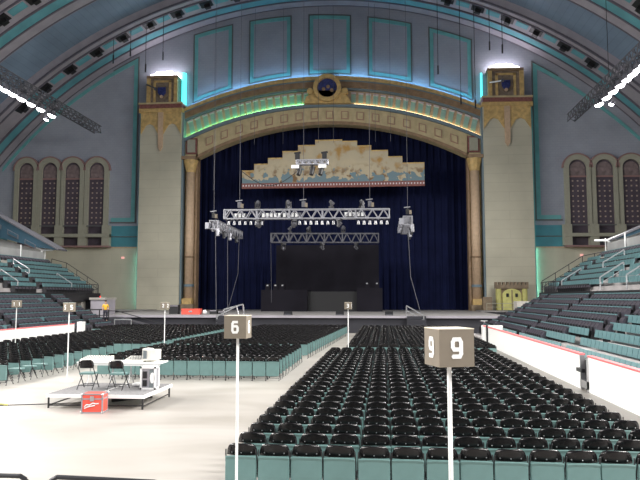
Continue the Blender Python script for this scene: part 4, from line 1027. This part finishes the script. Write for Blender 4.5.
# things on and around the stage
def stair(x, y, s, label):
    t = thing('stage_steps', (x,y,0), label, 'steps', 'steps up to the stage')
    for i in range(5): MB().box(x-.8,x+.8,y-1.4+.28*i,y+.0,.005 if i==0 else .3*i-.3+.3,.3*i+.28).build('tread', M['skirt'], t)
def handrails(pts1, pts2, label, r=.055):
    t = thing('stair_handrail', pts1[0], label, 'handrail', 'handrails at the stage steps')
    for p in (pts1, pts2): MB().tube(p, r, 8).build('rail', M['steel'], t)
    return t
stair(9.2,56.9,1,'grey steps up to the stage at the right handrail')
stair(-7.2,56.9,1,'grey steps up to the stage at the left handrail')
handrails([(8.4,57.6,1.5),(8.4,57.6,2.35),(9.8,56.6,1.55),(9.8,56.6,.05)], [(8.4,57.6,1.95),(9.8,56.6,1.15)], 'silver handrail at the steps right of the stage centre')
handrails([(-8.0,56.6,.05),(-8.0,56.6,1.4),(-6.5,57.6,2.3),(-6.3,57.6,1.5)], [(-7.6,57.4,1.5),(-7.6,57.4,2.0),(-6.0,58.0,2.45),(-5.9,58.0,1.5)], 'silver handrails at the steps left of the stage centre', .07)
t = thing('red_case', (-11.1,60,1.5), 'red flight case on the left of the stage deck', 'case')
MB().box(-12.1,-10.4,59.6,60.4,1.505,2.0).build('body', M['redcase'], t); MB().box(-12.12,-10.38,59.58,60.42,1.93,2.02).build('lid', M['redcase'], t); MB().box(-11.4,-11.1,59.55,59.6,1.7,1.85).build('latch', M['steel'], t)
tag(MB().ball((-10.0,60,1.72),.2,10,6).build('white_bundle', M['white_paint']), 'small white bundle right of the red flight case', 'bundle')
for i, (x, z, w_) in enumerate(((-13.2,2.35,.9),(-9.4,1.9,.7),(-8.7,1.8,.5))):
    t = thing('equipment_case', (x,61,1.5), ('dark cabinet at the foot of the left column','low dark box right of the white bundle','small dark box nearest the left handrails')[i], 'case')
    MB().box(x-w_/2,x+w_/2,60.7,61.3,1.505,z).build('body', M['black'], t); MB().box(x-w_/2+.05,x+w_/2-.05,60.66,60.7,z-.12,z-.05).build('strip', M['rib'], t)
for i, x in enumerate((-2.0,2.6,6.9)):
    t = thing('floor_monitor', (x,58.2,1.5), 'low dark wedge speaker at the stage front, %s of three' % ('left','middle','right')[i], 'speaker', 'wedge speakers on the stage')
    MB().prism_x([(57.9,1.505),(58.6,1.505),(58.6,1.8),(58.3,1.85)], x-.35, x+.35).build('cabinet', M['black'], t); MB().box(x-.3,x+.3,57.95,58.0,1.52,1.6).build('grille', M['alu_dull'], t)
# painted castle
t = thing('castle_prop', (20.9,77.3,1.6), 'small yellow castle front with two dark windows below the right tower', 'prop')
MB().box(19.4,22.4,77.2,77.8,1.6,4.4).build('backing', M['castle_dark'], t)
pts = [(19.9,1.62),(22.0,1.62)] + [(20.95+1.05*math.cos(PI*i/10), 3.3+.75*math.sin(PI*i/10)) for i in range(11)]
MB().prism_y(pts, 77.0, 77.25).build('arched_front', M['castle'], t)
for a in (19.2, 22.1):
    MB().bar((a+.3,77.3,1.6),(a+.3,77.3,4.2),.32,12).build('turret', M['castle'], t); 
MB().box(19.1,22.8,76.95,77.6,4.05,4.5).build('battlement', M['castle_dark'], t)
for i in range(9): MB().box(19.1+i*.43,19.36+i*.43,76.95,77.6,4.5,4.8).build('merlon', M['castle_dark'], t)
for x in (20.45,21.45): MB().box(x-.14,x+.14,76.94,77.02,3.1,3.5).build('window', M['black'], t)
MB().box(20.9,21.0,76.95,77.02,1.62,3.9).build('door_joint', M['castle_dark'], t)
rail([(17.6,73.6,1.6),(24.5,73.6,1.6)], .8, 'guard_rail', 'pale rail in front of the yellow castle', M['surround'], .03, 1.6)
tag(MB().box(17.6,18.6,76.2,77.0,1.61,3.1).build('equipment_case', M['castle_dark']), 'brown equipment case left of the yellow castle', 'case')
# dark barrier and ramp by the left stand
rail([(-20,56,1.0),(-17.5,56,1.0)], 1.0, 'guard_rail', 'dark railing beside the person in yellow', M['black'], .05, .8)
t = thing('ramp', (-14.5,56,0), 'dark ramp rising to the left end of the stage', 'ramp'); MB().prism_y([(-17.3,.005),(-17.3,1.35),(-16.6,1.35),(-12.5,.3),(-12.5,.005)], 55.6, 56.9).build('slope', M['skirt'], t)
MB().tube([(-17.3,55.6,1.9),(-16.6,55.6,1.9),(-12.5,55.6,.8)],.035).build('rail', M['black'], t)
MB().box(-20,-17.35,55.7,56.9,.005,1.0).build('landing', M['skirt'], t)
t = thing('steel_barricade', (-16,55.4,0), 'grey steel barricade at the stage end of the left stand', 'barricade')
MB().tube([(-16.7,55.4,.03),(-16.7,55.4,1.15),(-15.2,55.4,1.15),(-15.2,55.4,.03)],.04).build('frame', M['steel'], t)
for i in range(12): MB().bar((-16.6+i*.12,55.4,.2),(-16.6+i*.12,55.4,1.15),.02,4).build('bar', M['alu_dull'], t)
# guard rails at the near edge
for pts, lb in (([(1.0,7.6,.3),(1.0,7.6,.95),(1.06,7.6,1.0),(2.22,7.6,1.0),(2.29,7.6,.96),(2.31,7.6,.9),(2.31,7.6,.3)],'dark rounded rail at the bottom left corner, left piece'), ([(2.58,7.6,.3),(2.58,7.6,.9),(2.60,7.6,.96),(2.67,7.6,1.0),(3.85,7.6,.975),(3.95,7.6,.93),(3.97,7.6,.85),(3.97,7.6,.3)],'dark rounded rail at the bottom left, right piece')):
    t = thing('barrier_rail', pts[0], lb, 'railing', 'rails at the near edge'); MB().tube(pts,.028,10).build('rail', M['steel_dark'], t); MB().box(pts[0][0]+.06,pts[-1][0]-.06,7.59,7.61,.3,.93).build('panel', M['screen'], t)
    for x in (pts[0][0], pts[-1][0]): MB().bar((x,7.6,0),(x,7.6,.3),.028).build('leg', M['steel_dark'], t)

# ------------------------------------------------------------------ person in a yellow shirt
def person(loc, rzz):
    verts = {'pel':(0,0,.92),'bel':(0,0,1.08),'che':(0,.01,1.32),'nec':(0,0,1.5),'hd':(0,.02,1.60),'hd2':(0,.02,1.72),
             'shl':(-.17,0,1.43),'ell':(-.26,.02,1.16),'wrl':(-.22,.18,1.0),'hal':(-.2,.26,.98),'shr':(.17,0,1.43),'elr':(.26,.02,1.16),'wrr':(.22,.18,1.0),'har':(.2,.26,.98),
             'hil':(-.1,0,.88),'knl':(-.12,.02,.5),'anl':(-.12,-.02,.09),'tol':(-.13,.14,.04),'hir':(.1,0,.88),'knr':(.12,.04,.5),'anr':(.12,0,.09),'tor':(.13,.16,.04)}
    rad = {'pel':.14,'bel':.13,'che':.15,'nec':.06,'hd':.085,'hd2':.095,'shl':.07,'ell':.045,'wrl':.033,'hal':.04,'shr':.07,'elr':.045,'wrr':.033,'har':.04,'hil':.1,'knl':.062,'anl':.042,'tol':.04,'hir':.1,'knr':.062,'anr':.042,'tor':.04}
    ed = [('pel','bel'),('bel','che'),('che','nec'),('nec','hd'),('hd','hd2'),('che','shl'),('shl','ell'),('ell','wrl'),('wrl','hal'),('che','shr'),('shr','elr'),('elr','wrr'),('wrr','har'),('pel','hil'),('hil','knl'),('knl','anl'),('anl','tol'),('pel','hir'),('hir','knr'),('knr','anr'),('anr','tor')]
    def skin(keys, scale, name, m, parent=None):
        ks = [k for k in verts if k in keys]; idx = {k:i for i,k in enumerate(ks)}
        me = bpy.data.meshes.new(name); me.from_pydata([verts[k] for k in ks], [(idx[a],idx[b]) for a,b in ed if a in idx and b in idx], [])
        o = bpy.data.objects.new(name, me); COL.objects.link(o); me.materials.append(m)
        sl = me.skin_vertices.new(name='') if hasattr(me.skin_vertices,'new') else None
        if not me.skin_vertices: pass
        md = o.modifiers.new('s','SKIN')
        if me.skin_vertices:
            for k in ks: d_ = me.skin_vertices[0].data[idx[k]]; d_.radius = (rad[k]*scale, rad[k]*scale)
            me.skin_vertices[0].data[0].use_root = True
        sb = o.modifiers.new('u','SUBSURF'); sb.levels = 2; sb.render_levels = 2
        dg = bpy.context.evaluated_depsgraph_get(); m2 = bpy.data.meshes.new_from_object(o.evaluated_get(dg)); 
        o.modifiers.clear(); o.data = m2; m2.name = name
        if not m2.materials: m2.materials.append(m)
        for p in m2.polygons: p.use_smooth = True
        if parent: o.parent = parent
        return o
    b = skin(set(verts), 1, 'person', M['skin']); tag(b, 'person in a yellow shirt standing at the left end of the stage', 'person')
    skin({'pel','bel','che','shl','shr','ell','elr'}, 1.16, 'shirt', M['shirt'], b)
    skin({'pel','hil','knl','anl','hir','knr','anr'}, 1.14, 'trousers', M['trousers'], b)
    MB().ball((0,-.01,1.74),.105,12,8,1.0).build('hair', M['hair'], b, smooth=True)
    b.location = loc; b.rotation_euler = (0,0,rzz)
person((-17.75,55.9,1.0), math.radians(200))
for o in bpy.data.objects:
    if '_o' in o: del o['_o']
